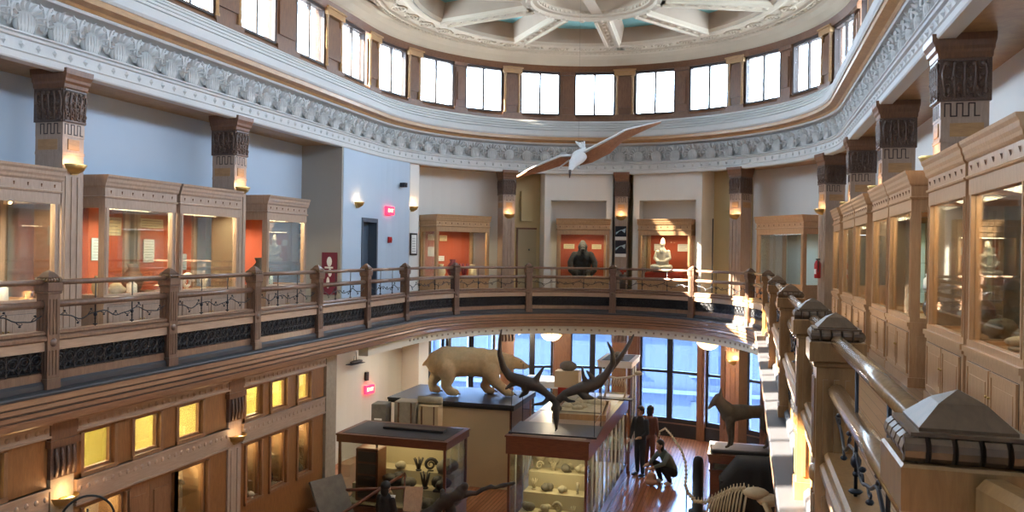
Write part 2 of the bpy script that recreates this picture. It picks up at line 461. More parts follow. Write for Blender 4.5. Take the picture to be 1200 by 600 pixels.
# piers between the windows
def pier(w, wide):
    m = MB(); m.use('brown')
    m.b(-w / 2, w / 2, -.02, .2, WSILL, WHEAD)
    m.b(-w / 2 + .05, w / 2 - .05, -.05, 0, WSILL + .04, WHEAD - .16)
    m.use('soff')
    if wide:
        for sx in (-1, 1):
            m.lathe([(.05, WSILL + .02), (.055, WSILL + .07), (.04, WSILL + .1), (.038, WHEAD - .2), (.05, WHEAD - .17), (.055, WHEAD - .12)], (sx * (w / 2 - .07), -.07, 0), 10)
        m.b(-w / 2 - .01, w / 2 + .01, -.14, 0, WHEAD - .13, WHEAD + .1)
        m.b(-w / 2 - .04, w / 2 + .04, -.17, 0, WHEAD + .02, WHEAD + .06)
    m.use('brown')
    m.b(-w / 2 + .1, w / 2 - .1, -.09, 0, WSILL + .25, WHEAD - .3)
    m.b(-w / 2 - .02, w / 2 + .02, -.13, 0, WSILL - .16, WSILL + .02)
    if not wide:
        m.b(-w / 2 - .01, w / 2 + .01, -.1, 0, WHEAD - .1, WHEAD + .06)
    return m
tn = 5
def add_pier(kind, v, w, wide):
    global tn
    tn += 1
    o = struct(pier(w, wide).build('trim_%d' % tn)); o.location, rz = locof(kind, v, 5.98); o.rotation_euler.z = rz
seq = [(-86.2, 1), ] + [((arcw[i] + arcw[i + 1]) / 2, 1 if i % 2 == 0 else 0) for i in range(9)] + [(84.5, 0)]
for i, (ph, wide) in enumerate(seq):
    gap = .56
    if 0 < i < 10: gap = R(arcw[i] - arcw[i - 1]) * 5.98 - 2 * HW + .04
    add_pier('A', ph, gap, wide)
for k in range(10):
    v = straightw[k] - 1.025
    add_pier('L', v, .83, k % 2 == 0); add_pier('R', v, .83, k % 2 == 0)
# wall strip between first straight window and the apse
# --- cove and coffered ceiling
sweep_obj('trim_60', 'cove', UL0, UR0, [(6.3, 7.36), (5.80, 7.36), (5.74, 7.40), (5.62, 7.52), (5.50, 7.60), (5.40, 7.62), (5.36, 7.66), (5.30, 7.66), (5.30, 7.9), (6.3, 7.9)])
ZC = 7.66
def ceiling():
    m = MB(); m.use('cove')
    NS = 120; rin, rout = 4.36, 5.42
    pts = [(2 * PI * i / NS) for i in range(NS)]
    def cp(r, a): return (CX + r * math.sin(a), CY + r * math.cos(a))
    # annulus, with stepped mouldings
    prof = [(rout, ZC), (5.26, ZC), (5.24, ZC - .04), (5.18, ZC - .05), (5.15, ZC - .01), (5.12, ZC), (4.62, ZC), (4.58, ZC - .05), (4.5, ZC - .07), (4.42, ZC - .06), (4.36, ZC - .05)]
    for i in range(NS):
        a, b = pts[i], pts[(i + 1) % NS]
        for j in range(len(prof) - 1):
            (r0, z0), (r1, z1) = prof[j], prof[j + 1]
            m.add([(*cp(r0, a), z0), (*cp(r0, b), z0), (*cp(r1, b), z1), (*cp(r1, a), z1)], [(0, 1, 2, 3)])
    # dentils along the outer moulding
    for i in range(240):
        a = 2 * PI * i / 240
        if math.cos(a) < -.3: continue
        x, y = cp(5.30, a); m.T = Matrix.Translation((x, y, ZC - .02)) @ Matrix.Rotation(-a, 4, 'Z'); m.box((0, 0, 0), (.07, .06, .05))
    # rosettes
    for i in range(40):
        a = 2 * PI * (i + .5) / 40
        if math.cos(a) < -.5: continue
        x, y = cp(4.87, a); m.T = Matrix.Translation((x, y, ZC)) @ Matrix.Rotation(-a, 4, 'Z')
        m.lathe([(.2, 0), (.21, -.03), (.17, -.045), (.15, -.015)], (0, 0, 0), 14)
        for k in range(6):
            b = k * PI / 3
            m.ell((.08 * math.cos(b), .08 * math.sin(b), -.02), (.045, .045, .04), 6, 4)
        m.ell((0, 0, -.05), (.04, .04, .03), 6, 4)
        # scrolls either side
        for sg in (-1, 1): m.ell((sg * .27, 0, -.01), (.05, .08, .03), 6, 4)
    m.T = Matrix.Identity(4)
    # plain ceiling over the straight part of the hall
    for i in range(NS):
        a, b = pts[i], pts[(i + 1) % NS]
        if math.cos((a + b) / 2) < 0:
            p, q = cp(rout, a), cp(rout, b)
            m.add([(*p, ZC), (*q, ZC), (q[0], YN, ZC), (p[0], YN, ZC)], [(0, 1, 2, 3)])
    # coffers
    off = R(-3); n = 10; rib = .20; r0, r1 = 1.62, 4.36; zt = ZC + .40; zb = ZC - .05
    def sec(i, rA, rB, inset, z, K=8):
        am = off + (i + .5) * 2 * PI / n
        res = []
        for rr, order in ((rA, 1), (rB, -1)):
            h = PI / n - math.asin((rib + inset) / rr)
            aa = [am - h + 2 * h * k / K for k in range(K + 1)]
            if order < 0: aa = aa[::-1]
            res += [(*cp(rr, a), z) for a in aa]
        return res
    for i in range(n):
        lo = sec(i, r0 + .12, r1 - .02, 0, zb); mid = sec(i, r0 + .18, r1 - .10, .06, zb + .07); up_ = sec(i, r0 + .28, r1 - .24, .16, zt)
        k = len(lo)
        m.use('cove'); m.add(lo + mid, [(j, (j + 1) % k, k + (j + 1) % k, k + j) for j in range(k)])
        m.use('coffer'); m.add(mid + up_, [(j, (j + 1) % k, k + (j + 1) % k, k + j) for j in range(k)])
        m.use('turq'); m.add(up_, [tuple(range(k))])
        # rib face between this coffer and the next, with studs
        m.use('cove')
        a = off + i * 2 * PI / n; m.T = Matrix.Translation((CX, CY, 0)) @ Matrix.Rotation(-a, 4, 'Z')
        m.add([(-rib, r0, zb), (rib, r0, zb), (rib, r1, zb), (-rib, r1, zb)], [(0, 1, 2, 3)])
        m.b(-rib + .0, -rib + .07, r0 + .1, r1, zb - .05, zb); m.b(rib - .07, rib, r0 + .1, r1, zb - .05, zb)
        for q in range(8): m.ell((0, r0 + .25 + q * .34, zb), (.07, .1, .05), 6, 4)
        m.T = Matrix.Identity(4)
    # cover triangle gaps next to ribs at inner and outer ring
    for i in range(NS):
        a, b = pts[i], pts[(i + 1) % NS]
        m.use('cove')
        for prof in ([(1.95 - .12, zb + .002), (1.62, zb), (1.60, zb - .06), (1.50, zb - .06), (1.46, zb), (1.36, zb + .02), (1.30, zb + .14), (1.1, zb + .3), (.9, zb + .42)],):
            for j in range(len(prof) - 1):
                if j == 0: continue
                (ra, za), (rb, zb2) = prof[j], prof[j + 1]
                m.add([(*cp(ra, a), za), (*cp(ra, b), za), (*cp(rb, b), zb2), (*cp(rb, a), zb2)], [(0, 1, 2, 3)])
        m.add([(*cp(1.62, a), zb), (*cp(1.62, b), zb), (*cp(1.745, b), zb), (*cp(1.745, a), zb)], [(0, 1, 2, 3)])
    for i in range(60):
        a = 2 * PI * i / 60; x, y = cp(1.34, a); m.T = Matrix.Translation((x, y, zb + .08)) @ Matrix.Rotation(-a, 4, 'Z'); m.box((0, 0, 0), (.06, .06, .06))
    for i in range(20):
        a = off + 2 * PI * i / 20; x, y = cp(1.55, a); m.T = Matrix.Translation((x, y, zb - .06)); m.ell((0, 0, 0), (.08, .08, .04), 8, 4)
    m.T = Matrix.Identity(4)
    m.use('green'); m.add([(*cp(.9, a), zb + .42) for a in pts], [tuple(range(NS))])
    return struct(m.build('ceiling_3', fix=False))
ceiling()
m = MB(); m.use('wall_w'); m.b(CX - 7, CX + 7, YN - .5, CY + 7, 8.5, 8.7); struct(m.build('ceiling_4'))  # unseen roof slab, put in to stop sky light from above
sweep_obj('wall_upper', 'wall_w', UL0, UR0, [(6.16, 7.25), (6.4, 7.25), (6.4, 8.6), (6.16, 8.6)])
m = MB(); m.use('wall'); m.b(CX - 7, CX + 7, YN - .3, YN, GF, 8.6); struct(m.build('wall_near'))  # unseen closing wall behind the camera, added for reflections and light
# --- outer walls, gallery floor, ground floor
sweep_obj('wall_left', 'wall', UL0, up(-74), [(6.7, -.05), (6.95, -.05), (6.95, 5.2), (6.7, 5.2)])
sweep_obj('wall_back_left', 'wall_w', up(-74), up(-33.5), [(6.55, -.05), (6.95, -.05), (6.95, 5.2), (6.55, 5.2)])
sweep_obj('wall_back', 'wall_b', up(-33.5), up(34), [(6.6, -.05), (6.95, -.05), (6.95, 5.2), (6.6, 5.2)])
sweep_obj('wall_back_right', 'wall_w', up(34), UR0, [(6.7, -.05), (6.95, -.05), (6.95, 5.2), (6.7, 5.2)])
# projecting stair block on the left, with its door opening
def ringbox(name, mat, u0, u1, r0, r1, z0, z1):
    return sweep_obj(name, mat, u0, u1, [(r0, z0), (r1, z0), (r1, z1), (r0, z1)])
DU0, DU1 = uy(18.42), up(-88.6)
m = MB(); m.use('wall')
m.sweep(ring(uy(17.45), DU0), [(5.62, 0), (5.95, 0), (5.95, 4.06), (5.62, 4.06)])
m.sweep(ring(DU0, DU1), [(5.62, 2.36), (5.95, 2.36), (5.95, 4.06), (5.62, 4.06)])
m.sweep(ring(DU1, up(-73)), [(5.62, 0), (5.95, 0), (5.95, 4.06), (5.62, 4.06)])
struct(m.build('wall_stair'))
m = MB(); m.use('wall_t'); m.b(CX - 6.7, CX - 5.63, 17.38, 17.45, 0, 4.05)
struct(m.build('wall_stair_side'))
ringbox('wall_stair_wing', 'wall_w', up(-72.6), up(-68), 5.72, 6.6, 0, 4.06)
m = MB(); m.use('steel'); m.tube([(*ringpt(up(-72.8), 5.66)[:2], 0), (*ringpt(up(-72.8), 5.66)[:2], 4.0)], .03, 8); struct(m.build('trim_61'))
# slate blue door leaf set back in the opening
dm = MB(); dm.use('door')
dm.sweep(ring(DU0, DU1), [(5.84, 0), (5.9, 0), (5.9, 2.3), (5.84, 2.3)])
dm.sweep(ring(DU0, DU1), [(5.60, 2.28), (5.9, 2.28), (5.9, 2.38), (5.60, 2.38)])
dm.sweep(ring(DU0, DU0 + .07), [(5.60, 0), (5.9, 0), (5.9, 2.3), (5.60, 2.3)])
dm.sweep(ring(DU1 - .012, DU1 + .001), [(5.60, 0), (5.9, 0), (5.9, 2.3), (5.60, 2.3)])
d = struct(dm.build('door_1'))
h = MB(); h.use('steel'); h.b(CX - 5.84, CX - 5.78, 18.62, 18.64, .9, 1.9); h.b(CX - 5.80, CX - 5.78, 18.5, 18.62, 1.02, 1.06); h.build('door_handle', parent=d)
h = MB(); h.use('bldgw'); h.b(CX - 5.845, CX - 5.83, 18.8, 18.92, 1.1, 1.95); h.build('door_pane', parent=d)
# gallery floor between the balustrade and the outer wall
def gallery_floor():
    m = MB(); m.use('fl_up')
    A = [railpt(-(RYC - YN))] ; 
    L = []
    K = 90
    inner = []; outer = []
    inner.append((CX - RR, YN)); outer.append((CX - 6.75, YN))
    for i in range(K + 1):
        t = PI * i / K
        inner.append((CX - RR * math.cos(t), RYC + RZ * math.sin(t)))
        outer.append((CX - 6.75 * math.cos(t), CY + 6.75 * math.sin(t)))
    inner.append((CX + RR, YN)); outer.append((CX + 6.75, YN))
    for i in range(len(inner) - 1):
        a, b, c, d = inner[i], inner[i + 1], outer[i + 1], outer[i]
        m.use('fl_up'); m.add([(*a, 0), (*b, 0), (*c, 0), (*d, 0)], [(0, 1, 2, 3)])
        m.use('wall_c'); m.add([(*a, -.45), (*b, -.45), (*c, -.45), (*d, -.45)], [(3, 2, 1, 0)])
        m.use('fl_up'); m.add([(*a, 0), (*a, -.45), (*b, -.45), (*b, 0)], [(0, 1, 2, 3)])
    return struct(m.build('floor_gallery', fix=False))
gallery_floor()
m = MB(); m.use('fl_g'); m.b(CX - 7, CX + 7, YN, CY + 7, GF - .1, GF); struct(m.build('floor_ground'))
# fascia below the balustrade
m = MB(); m.use('fascia')
P0, P1 = -(RYC - YN), sR(YN)
m.sweep(rail(P0, P1), [(.02, -.10), (-.20, -.10), (-.205, -.17), (-.185, -.185), (-.19, -.24), (-.175, -.255), (-.195, -.27), (-.195, -.31), (-.18, -.33), (-.185, -.35), (-.17, -.42), (-.15, -.44), (.1, -.44), (.1, -.10)])
m.use('dark')
for z in (-.18, -.252, -.322): m.sweep(rail(P0, P1), [(.01, z), (-.198, z), (-.198, z - .010), (.01, z - .010)])
struct(m.build('trim_62'))
m = MB(); m.use('slate'); m.sweep(rail(P0, P1), [(.08, -.10), (-.215, -.10), (-.22, -.075), (-.21, -.06), (.08, -.055)]); struct(m.build('trim_63'))
m = MB(); m.use('wall_c'); m.sweep(rail(-2.2, P1), [(-.02, -.44), (-.02, -.66), (.2, -.66), (.2, -.44)]); struct(m.build('trim_64'))
m = MB(); m.use('stone')
for i, s in enumerate([k * .22 for k in range(0, 62)]):
    x, y, nx, ny = railpt(s); m.T = Matrix.Translation((x - nx * .02, y - ny * .02, -.55)) @ Matrix.Rotation(math.atan2(-nx, ny), 4, 'Z')
    m.box((0, 0, 0), (.05, .03, .05))
m.T = Matrix.Identity(4); struct(m.build('trim_65'))
# back wall panels framing the two middle cases: a portal either side of the middle pilaster
def portal(i, pa, pb):
    m = MB(); m.use('wall_w')
    w = R(1.9)
    m.sweep(ring(up(pa), up(pa) + w), [(5.8, 0), (6.6, 0), (6.6, 4.06), (5.8, 4.06)])
    m.sweep(ring(up(pb) - w, up(pb)), [(5.8, 0), (6.6, 0), (6.6, 4.06), (5.8, 4.06)])
    m.sweep(ring(up(pa) + w, up(pb) - w), [(5.8, 3.2), (6.6, 3.2), (6.6, 4.06), (5.8, 4.06)])
    struct(m.build('wall_portal_%s' % i))
    r = MB(); r.use('wall_w'); r.sweep(ring(up(pa) + w, up(pb) - w), [(6.45, 0), (6.6, 0), (6.6, 3.2), (6.45, 3.2)]); struct(r.build('wall_recess_%s' % i))
portal('left', -24.6, -3.8); portal('right', 2.4, 23.6)
# little beige door in the recess left of the middle
def cellar_door(n, ph, w, z):
    loc, rz = frame(ph, 6.58)
    m = MB(); m.use('beigep'); m.b(-w / 2, w / 2, -.03, .02, 0, z); m.use('brown'); m.b(-w / 2 - .05, -w / 2, -.05, .02, 0, z + .05); m.b(-w / 2, w / 2, -.05, .02, z, z + .05)
    o = struct(m.build('door_%d' % n)); o.location = loc; o.rotation_euler.z = rz
    k = MB(); k.use('iron'); k.ell((w * .1, -.06, z * .72), (.03, .03, .03), 8, 6); k.build('door_knob', parent=o)
cellar_door(2, -28.2, .6, 2.3)
m = MB(); m.use('wall_b'); m.sweep(ring(up(-30.2), up(-27.0)), [(6.45, 2.55), (6.6, 2.55), (6.6, 3.5), (6.45, 3.5)]); m.sweep(ring(up(26.5), up(31)), [(6.5, 2.9), (6.6, 2.9), (6.6, 3.6), (6.5, 3.6)]); struct(m.build('trim_66'))
# --- ground floor outer wall: solid parts and glazed bays
def gwall(name, a, b, mat='wall_c'):
    m = MB(); m.use(mat); m.sweep(ring(a, b), [(6.75, GF), (7.0, GF), (7.0, -.45), (6.75, -.45)]); return struct(m.build(name))
gwall('wall_ground_left', UL0, up(-61))
m = MB(); m.use('brown'); m.sweep(ring(up(-61), up(38)), [(6.72, GF), (7.0, GF), (7.0, GF + .42), (6.72, GF + .42)])
m.use('black'); m.sweep(ring(up(-61), up(38)), [(6.70, GF + .0), (6.75, GF), (6.75, GF + .40), (6.70, GF + .40)])
struct(m.build('baseboard_back'))
gwall('wall_ground_right', up(38), UR0)
# glazed bays: (phi0, phi1)
gb = [(-60, -51.5), (-49.8, -36.5), (-31.5, -20.3), (-15.4, -3.5), (3.5, 19.4), (21.5, 26), (28, 37.5)]
for a, b in gb:
    wn += 1
    m = MB(); m.use('black'); ra, rb = 6.78, 6.9; w = .055 / 6.8
    za, zb = GF + .42, -.45; u0, u1 = up(a), up(b)
    def seg(q0, q1, z0, z1): m.sweep(ring(q0, q1, 0, 4), [(ra, z0), (rb, z0), (rb, z1), (ra, z1)])
    seg(u0, u0 + w, za, zb); seg(u1 - w, u1, za, zb)
    um = (u0 + u1) / 2
    if b - a > 7: seg(um - w * 1.6, um + w * 1.6, za, zb)
    seg(u0 + w, u1 - w, zb - .1, zb); seg(u0 + w, u1 - w, za, za + .14); seg(u0 + w, u1 - w, -2.14, -2.06)
    o = struct(m.build('window_%d' % wn))
    g = MB(); g.use('gglass'); g.sweep(ring(u0, u1, 0, 4), [(6.83, za + .1), (6.835, za + .1), (6.835, zb - .05), (6.83, zb - .05)]); g.build('pane', parent=o)
    L = bpy.data.lights.new('window_portal', 'AREA'); L.shape = 'RECTANGLE'; L.size = R(b - a) * 6.8; L.size_y = 3.1; L.cycles.is_portal = True
    lo = bpy.data.objects.new('window_portal', L); C.objects.link(lo)
    lo.location, rz = frame((a + b) / 2, 7.1, -2.1); lo.rotation_euler = (-PI / 2, 0, rz)
# piers between the ground windows
pr = [(-61.6, -60), (-51.5, -49.8), (-36.5, -31.5), (-20.3, -15.4), (-3.5, 3.5), (19.4, 21.5), (26, 28), (37.5, 39)]
for i, (a, b) in enumerate(pr):
    m = MB(); m.use('brown' if i not in (0, 1) else 'black')
    m.sweep(ring(up(a), up(b), 0, 2), [(6.62, GF), (7.0, GF), (7.0, -.45), (6.62, -.45)])
    m.sweep(ring(up(a) + .01, up(b) - .01, 0, 2), [(6.58, GF + .5), (6.62, GF + .5), (6.62, -.9), (6.58, -.9)])
    struct(m.build('trim_%d' % (70 + i)))
m = MB(); m.use('wall_c'); m.sweep(ring(up(-64.5), up(-61)), [(6.0, GF), (6.74, GF), (6.74, -.68), (6.0, -.68)]); struct(m.build('wall_ground_stub'))

# ================================================================== BALUSTRADE
def post_mesh(w, cap, zt=1.29):
    s = MB(); s.use('post')
    h = w / 2
    s.b(-h, h, -h, h, -.07, 1.02)
    s.b(-h - .012, h + .012, -h - .012, h + .012, -.07, .06)
    for a in range(4):      # fluting and rosette on each face
        s.T = Matrix.Rotation(a * PI / 2, 4, 'Z')
        for k in (-1, 1):
            s.b(k * h * .55 - .012, k * h * .55 + .012, -h - .008, -h, .10, .38); s.b(k * h * .55 - .012, k * h * .55 + .012, -h - .008, -h, .56, .96)
        s.b(-.012, .012, -h - .008, -h, .10, .38); s.b(-.012, .012, -h - .008, -h, .56, .96)
        s.lathe([(0, .02), (.03, .02), (.045, .006), (.05, 0)], (0, -h, .47), 10, rot=Matrix.Rotation(PI / 2, 3, 'X'))
    s.T = Matrix.Identity(4)
    c = MB(); c.use('post'); k = cap / 2
    z = zt - .27
    c.bev(-h - .015, h + .015, -h - .015, h + .015, z, z + .03, .008)
    c.bev(-k, k, -k, k, z + .03, z + .13, .006)
    c.use('capd')
    # row of rounded beads under the roof
    kb = k - .004
    c.b(-kb + .03, kb - .03, -kb + .03, kb - .03, z + .13, z + .187)
    nb = 5
    for a in range(4):
        c.T = Matrix.Rotation(a * PI / 2, 4, 'Z')
        for i in range(nb):
            x0 = -kb + .004 + (2 * kb - .008) * i / nb; x1 = x0 + (2 * kb - .008) / nb - .011
            pts = [(-kb + .03, 0)] + [(-kb + .03 - .03 * math.cos(t), .028 + .028 * math.sin(t)) for t in [(-.5 + j / 6) * PI for j in range(7)]] + [(-kb + .03, .056)]
            n = len(pts)
            c.add([(x0, y, z + .13 + q) for y, q in pts] + [(x1, y, z + .13 + q) for y, q in pts],
                  [tuple(range(n)), tuple(range(n, 2 * n))[::-1]] + [(j, j + 1, n + j + 1, n + j) for j in range(n - 1)], False)
    c.T = Matrix.Identity(4)
    f = MB(); f.use('post')
    q = k * .70
    f.b(-k * .84, k * .84, -k * .84, k * .84, zt - .085, zt - .077); f.b(-q, q, -q, q, zt - .077, zt - .07)
    f.add([(-q, -q, zt - .07), (q, -q, zt - .07), (q, q, zt - .07), (-q, q, zt - .07), (-q * .5, -q * .5, zt - .025), (q * .5, -q * .5, zt - .025), (q * .5, q * .5, zt - .025), (-q * .5, q * .5, zt - .025), (0, 0, zt)],
          [(0, 1, 5, 4), (1, 2, 6, 5), (2, 3, 7, 6), (3, 0, 4, 7), (4, 5, 8), (5, 6, 8), (6, 7, 8), (7, 4, 8)])
    return s, c, f
def make_post(w, cap, mat):
    out = []
    for mb, nm in zip(post_mesh(w, cap), ('shaft', 'cap', 'finial')):
        if mat: mb.mats = ['capd'] if nm == 'finial' else ([mat, 'capd'] if nm == 'cap' else [mat])
        o = mb.build(nm); out.append(o.data); bpy.data.objects.remove(o)
    return out
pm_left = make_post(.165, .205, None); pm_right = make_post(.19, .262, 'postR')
def put_post(s, meshes, label):
    x, y, nx, ny = railpt(s)
    t = thing('newel_post', label, 'post', (x, y, 0), math.atan2(-nx, ny), 'newel posts of the balcony balustrade')
    par = t
    for me, nm in zip(meshes, ('shaft', 'cap', 'finial')):
        o = bpy.data.objects.new(nm, me); C.objects.link(o); o.parent = par
        if nm == 'cap': par = o
    return t
Z1, DP = 7.4358, 2.0135
posts = []          # (s, meshes, label)
for i in range(-1, 11):
    y = Z1 + i * DP
    s = y - RYC
    if s > 0: s *= 1.171
    if i == -1: continue
    if i < 6: lab = 'carved square wooden newel post on the left straight balcony, %s from the left edge' % ORD[i]
    else: lab = 'carved wooden newel post on the curved far balcony, %s along the bend from the left' % ORD[i - 6]
    posts.append((s, pm_left, lab))
ry = [17.5, 12.46, 8.74, 5.86, 4.41, 1.94]
rl = ['farthest of the right balcony row', 'second farthest of the right balcony row', 'third farthest of the right balcony row', 'large in the right balcony row, third nearest',
      'large, bead-topped, second nearest on the right', 'huge and dark, nearest in the lower right corner']
for y, l in zip(ry, rl): posts.append((sR(y), pm_right, 'pyramid-capped wooden newel post, ' + l))
for s, me, l in posts: put_post(s, me, l)

def bay(s0, s1, label, dens=1.0, first=False, last=False, warm=False):
    pad0 = 0 if first else .08; pad1 = 0 if last else .08
    a, b = s0 + pad0, s1 - pad1
    cx, cy, _, _ = railpt((s0 + s1) / 2)
    t = thing('balustrade', label, 'balustrade', (cx, cy, 0), 0, 'balustrade bays between the newel posts')
    T = Matrix.Translation((-cx, -cy, 0)); pth = rail(a, b)
    def mk(mat): m = MB(T.copy()); m.use(mat); return m
    rmat = 'postR' if warm else 'rail'  # warm bays use the wood with sunlight in its colour
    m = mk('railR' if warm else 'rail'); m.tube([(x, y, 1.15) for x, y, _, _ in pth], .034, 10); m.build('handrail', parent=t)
    m = mk('railR' if warm else 'rail'); m.tube([(x, y, .90) for x, y, _, _ in pth], .042, 12); m.build('lower_rail', parent=t)
    m = mk('shelf'); m.sweep(pth, [(.06, .375), (-.045, .375), (-.045, .48), (.06, .48)])
    m.use(rmat); m.sweep(pth, [(.09, .485), (-.06, .485), (-.075, .50), (-.075, .53), (-.06, .545), (-.04, .55), (-.055, .565), (-.055, .585), (-.04, .60), (.09, .60)])
    m.build('shelf_board', parent=t)
    m = mk('slate'); m.sweep(pth, [(.05, -.07), (-.05, -.07), (-.05, 0.0), (-.02, .03), (.05, .03)]); m.use(rmat); m.sweep(pth, [(.05, .03), (-.01, .03), (-.01, .12), (.02, .135), (.05, .135)]); m.build('base_board', parent=t)
    # cast grille: bars with rings
    m = mk('grille'); L = b - a; n = max(3, int(L / (.145 / dens)))
    for i in range(n):
        s = a + (i + .5) * L / n; x, y, nx, ny = railpt(s); tx, ty = ny, -nx
        def P(u, z, o=0): return (x + tx * u + nx * o, y + ty * u + ny * o, z)
        hw = L / n / 2
        m.tube([P(hw * .9 * math.cos(q), .27 + .062 * math.sin(q)) for q in [k * PI / 4 for k in range(9)]], .012, 4, False)
        m.tube([P(hw * .45 * math.cos(q), .27 + .03 * math.sin(q)) for q in [k * PI / 3 for k in range(7)]], .009, 4, False)
        m.tube([P(-hw, .34), P(-hw * .4, .36), P(0, .33), P(hw * .4, .36), P(hw, .34)], .010, 4, False)
        m.tube([P(-hw, .13), P(-hw, .37)], .012, 4, False)
        m.tube([P(-hw, .15), P(-hw * .4, .21), P(0, .155), P(hw * .4, .21), P(hw, .15)], .011, 4, False)
        m.ell(P(0, .20), (.02, .02, .02), 6, 4)
    m.tube([(x, y, .215) for x, y, _, _ in pth], .009, 4); m.tube([(x, y, .145) for x, y, _, _ in pth], .011, 4)
    m.sweep(pth, [(.045, .13), (.055, .13), (.055, .375), (.045, .375)])
    m.build('grille', parent=t)
    # wrought vine under the lower rail
    m = mk('iron')
    pts = []; N = int(L / .05)
    for i in range(N + 1):
        s = a + L * i / N; x, y, nx, ny = railpt(s)
        ph = 2 * PI * (s - s0) / .62
        pts.append((x + nx * 0, y, .745 + .035 * math.sin(ph) + .01 * math.sin(2.3 * ph)))
    m.tube(pts, .008, 5)
    nb = 2 if L > 1.3 else 1
    for i in range(nb):
        s = a + L * (i + 1) / (nb + 1); x, y, nx, ny = railpt(s)
        m.tube([(x, y, .60), (x, y, 1.15)], .008, 6)
        m.ell((x, y, .74), (.022, .022, .03), 8, 5); m.ell((x, y, .62), (.03, .03, .012), 8, 4); m.ell((x, y, .69), (.014, .014, .014), 6, 4)
    k = 0
    for i in range(2, N - 1, 4):
        p = Vector(pts[i]); k += 1; sg = 1 if k % 2 else -1
        q = Vector(pts[i + 1]); d = (q - p).normalized()
        # leaf spray with a small curl
        m.tube([p, p + d * .03 + Vector((0, 0, sg * .025)), p + d * .07 + Vector((0, 0, sg * .035)), p + d * .09 + Vector((0, 0, sg * .02)), p + d * .075 + Vector((0, 0, sg * .012))], [.006, .006, .005, .004, .003], 5)
        m.ell(p + d * .055 + Vector((0, 0, sg * .05)), (.016, .016, .012), 6, 4)
    m.build('scrollwork', parent=t)
    return t
sp = [p[0] for p in posts]
bay(sp[0] - DP, sp[0], 'carved wooden balustrade bay with iron vine, at the far left edge of the view', first=False)
for i in range(len(sp) - 1):
    if i < 5: lab = 'wooden balustrade bay with black iron grille on the left balcony, %s from the left edge' % ORD[i + 1]
    elif i < 10: lab = 'curved wooden balustrade bay with dark grille on the far balcony, %s along the bend' % ORD[i - 5]
    else: lab = ['sunlit end bay of the balustrade where the bend meets the right side', 'far stretch of balustrade on the right balcony', 'middle stretch of balustrade on the right balcony behind the large posts',
                 'balustrade bay behind the third nearest right post', 'short balustrade bay between two large right posts', 'nearest balustrade bay with glossy round rails, lower right'][i - 10]
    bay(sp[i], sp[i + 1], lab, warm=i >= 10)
# short return of the balustrade at the near post
t = thing('balustrade_return', 'broad brown wooden handrail stub leaving the nearest post, bottom right corner', 'handrail', (.60, 1.74, 0), 0)
def beam(A, B, z, w, h, nm):
    A = Vector(A); B = Vector(B); d = (B - A).normalized(); n = Vector((-d.y, d.x)) * w / 2
    m = MB(Matrix.Translation((-.60, -1.74, 0))); m.use('postR'); c = h * .25
    sec = [(-1, z - h / 2), (1, z - h / 2), (1, z + h / 2 - c), (.5, z + h / 2), (-.5, z + h / 2), (-1, z + h / 2 - c)]
    vs = [(p.x + n.x * k, p.y + n.y * k, q) for p in (A, B) for k, q in sec]
    m.add(vs, [tuple(range(6)), tuple(range(6, 12))[::-1]] + [(i, (i + 1) % 6, 6 + (i + 1) % 6, 6 + i) for i in range(6)]); m.build(nm, parent=t)
beam((.475, 1.80), (.66, 1.0), 1.10, .07, .075, 'handrail')
beam((.475, 1.80), (.66, 1.0), .86, .07, .07, 'lower_rail')
m = MB(Matrix.Translation((-.60, -1.74, 0))); m.use('postR'); m.b(.60, .74, .86, 1.0, 0, 1.24); m.use('capd'); m.b(.58, .76, .84, 1.02, 1.24, 1.28); m.build('end_post', parent=t)

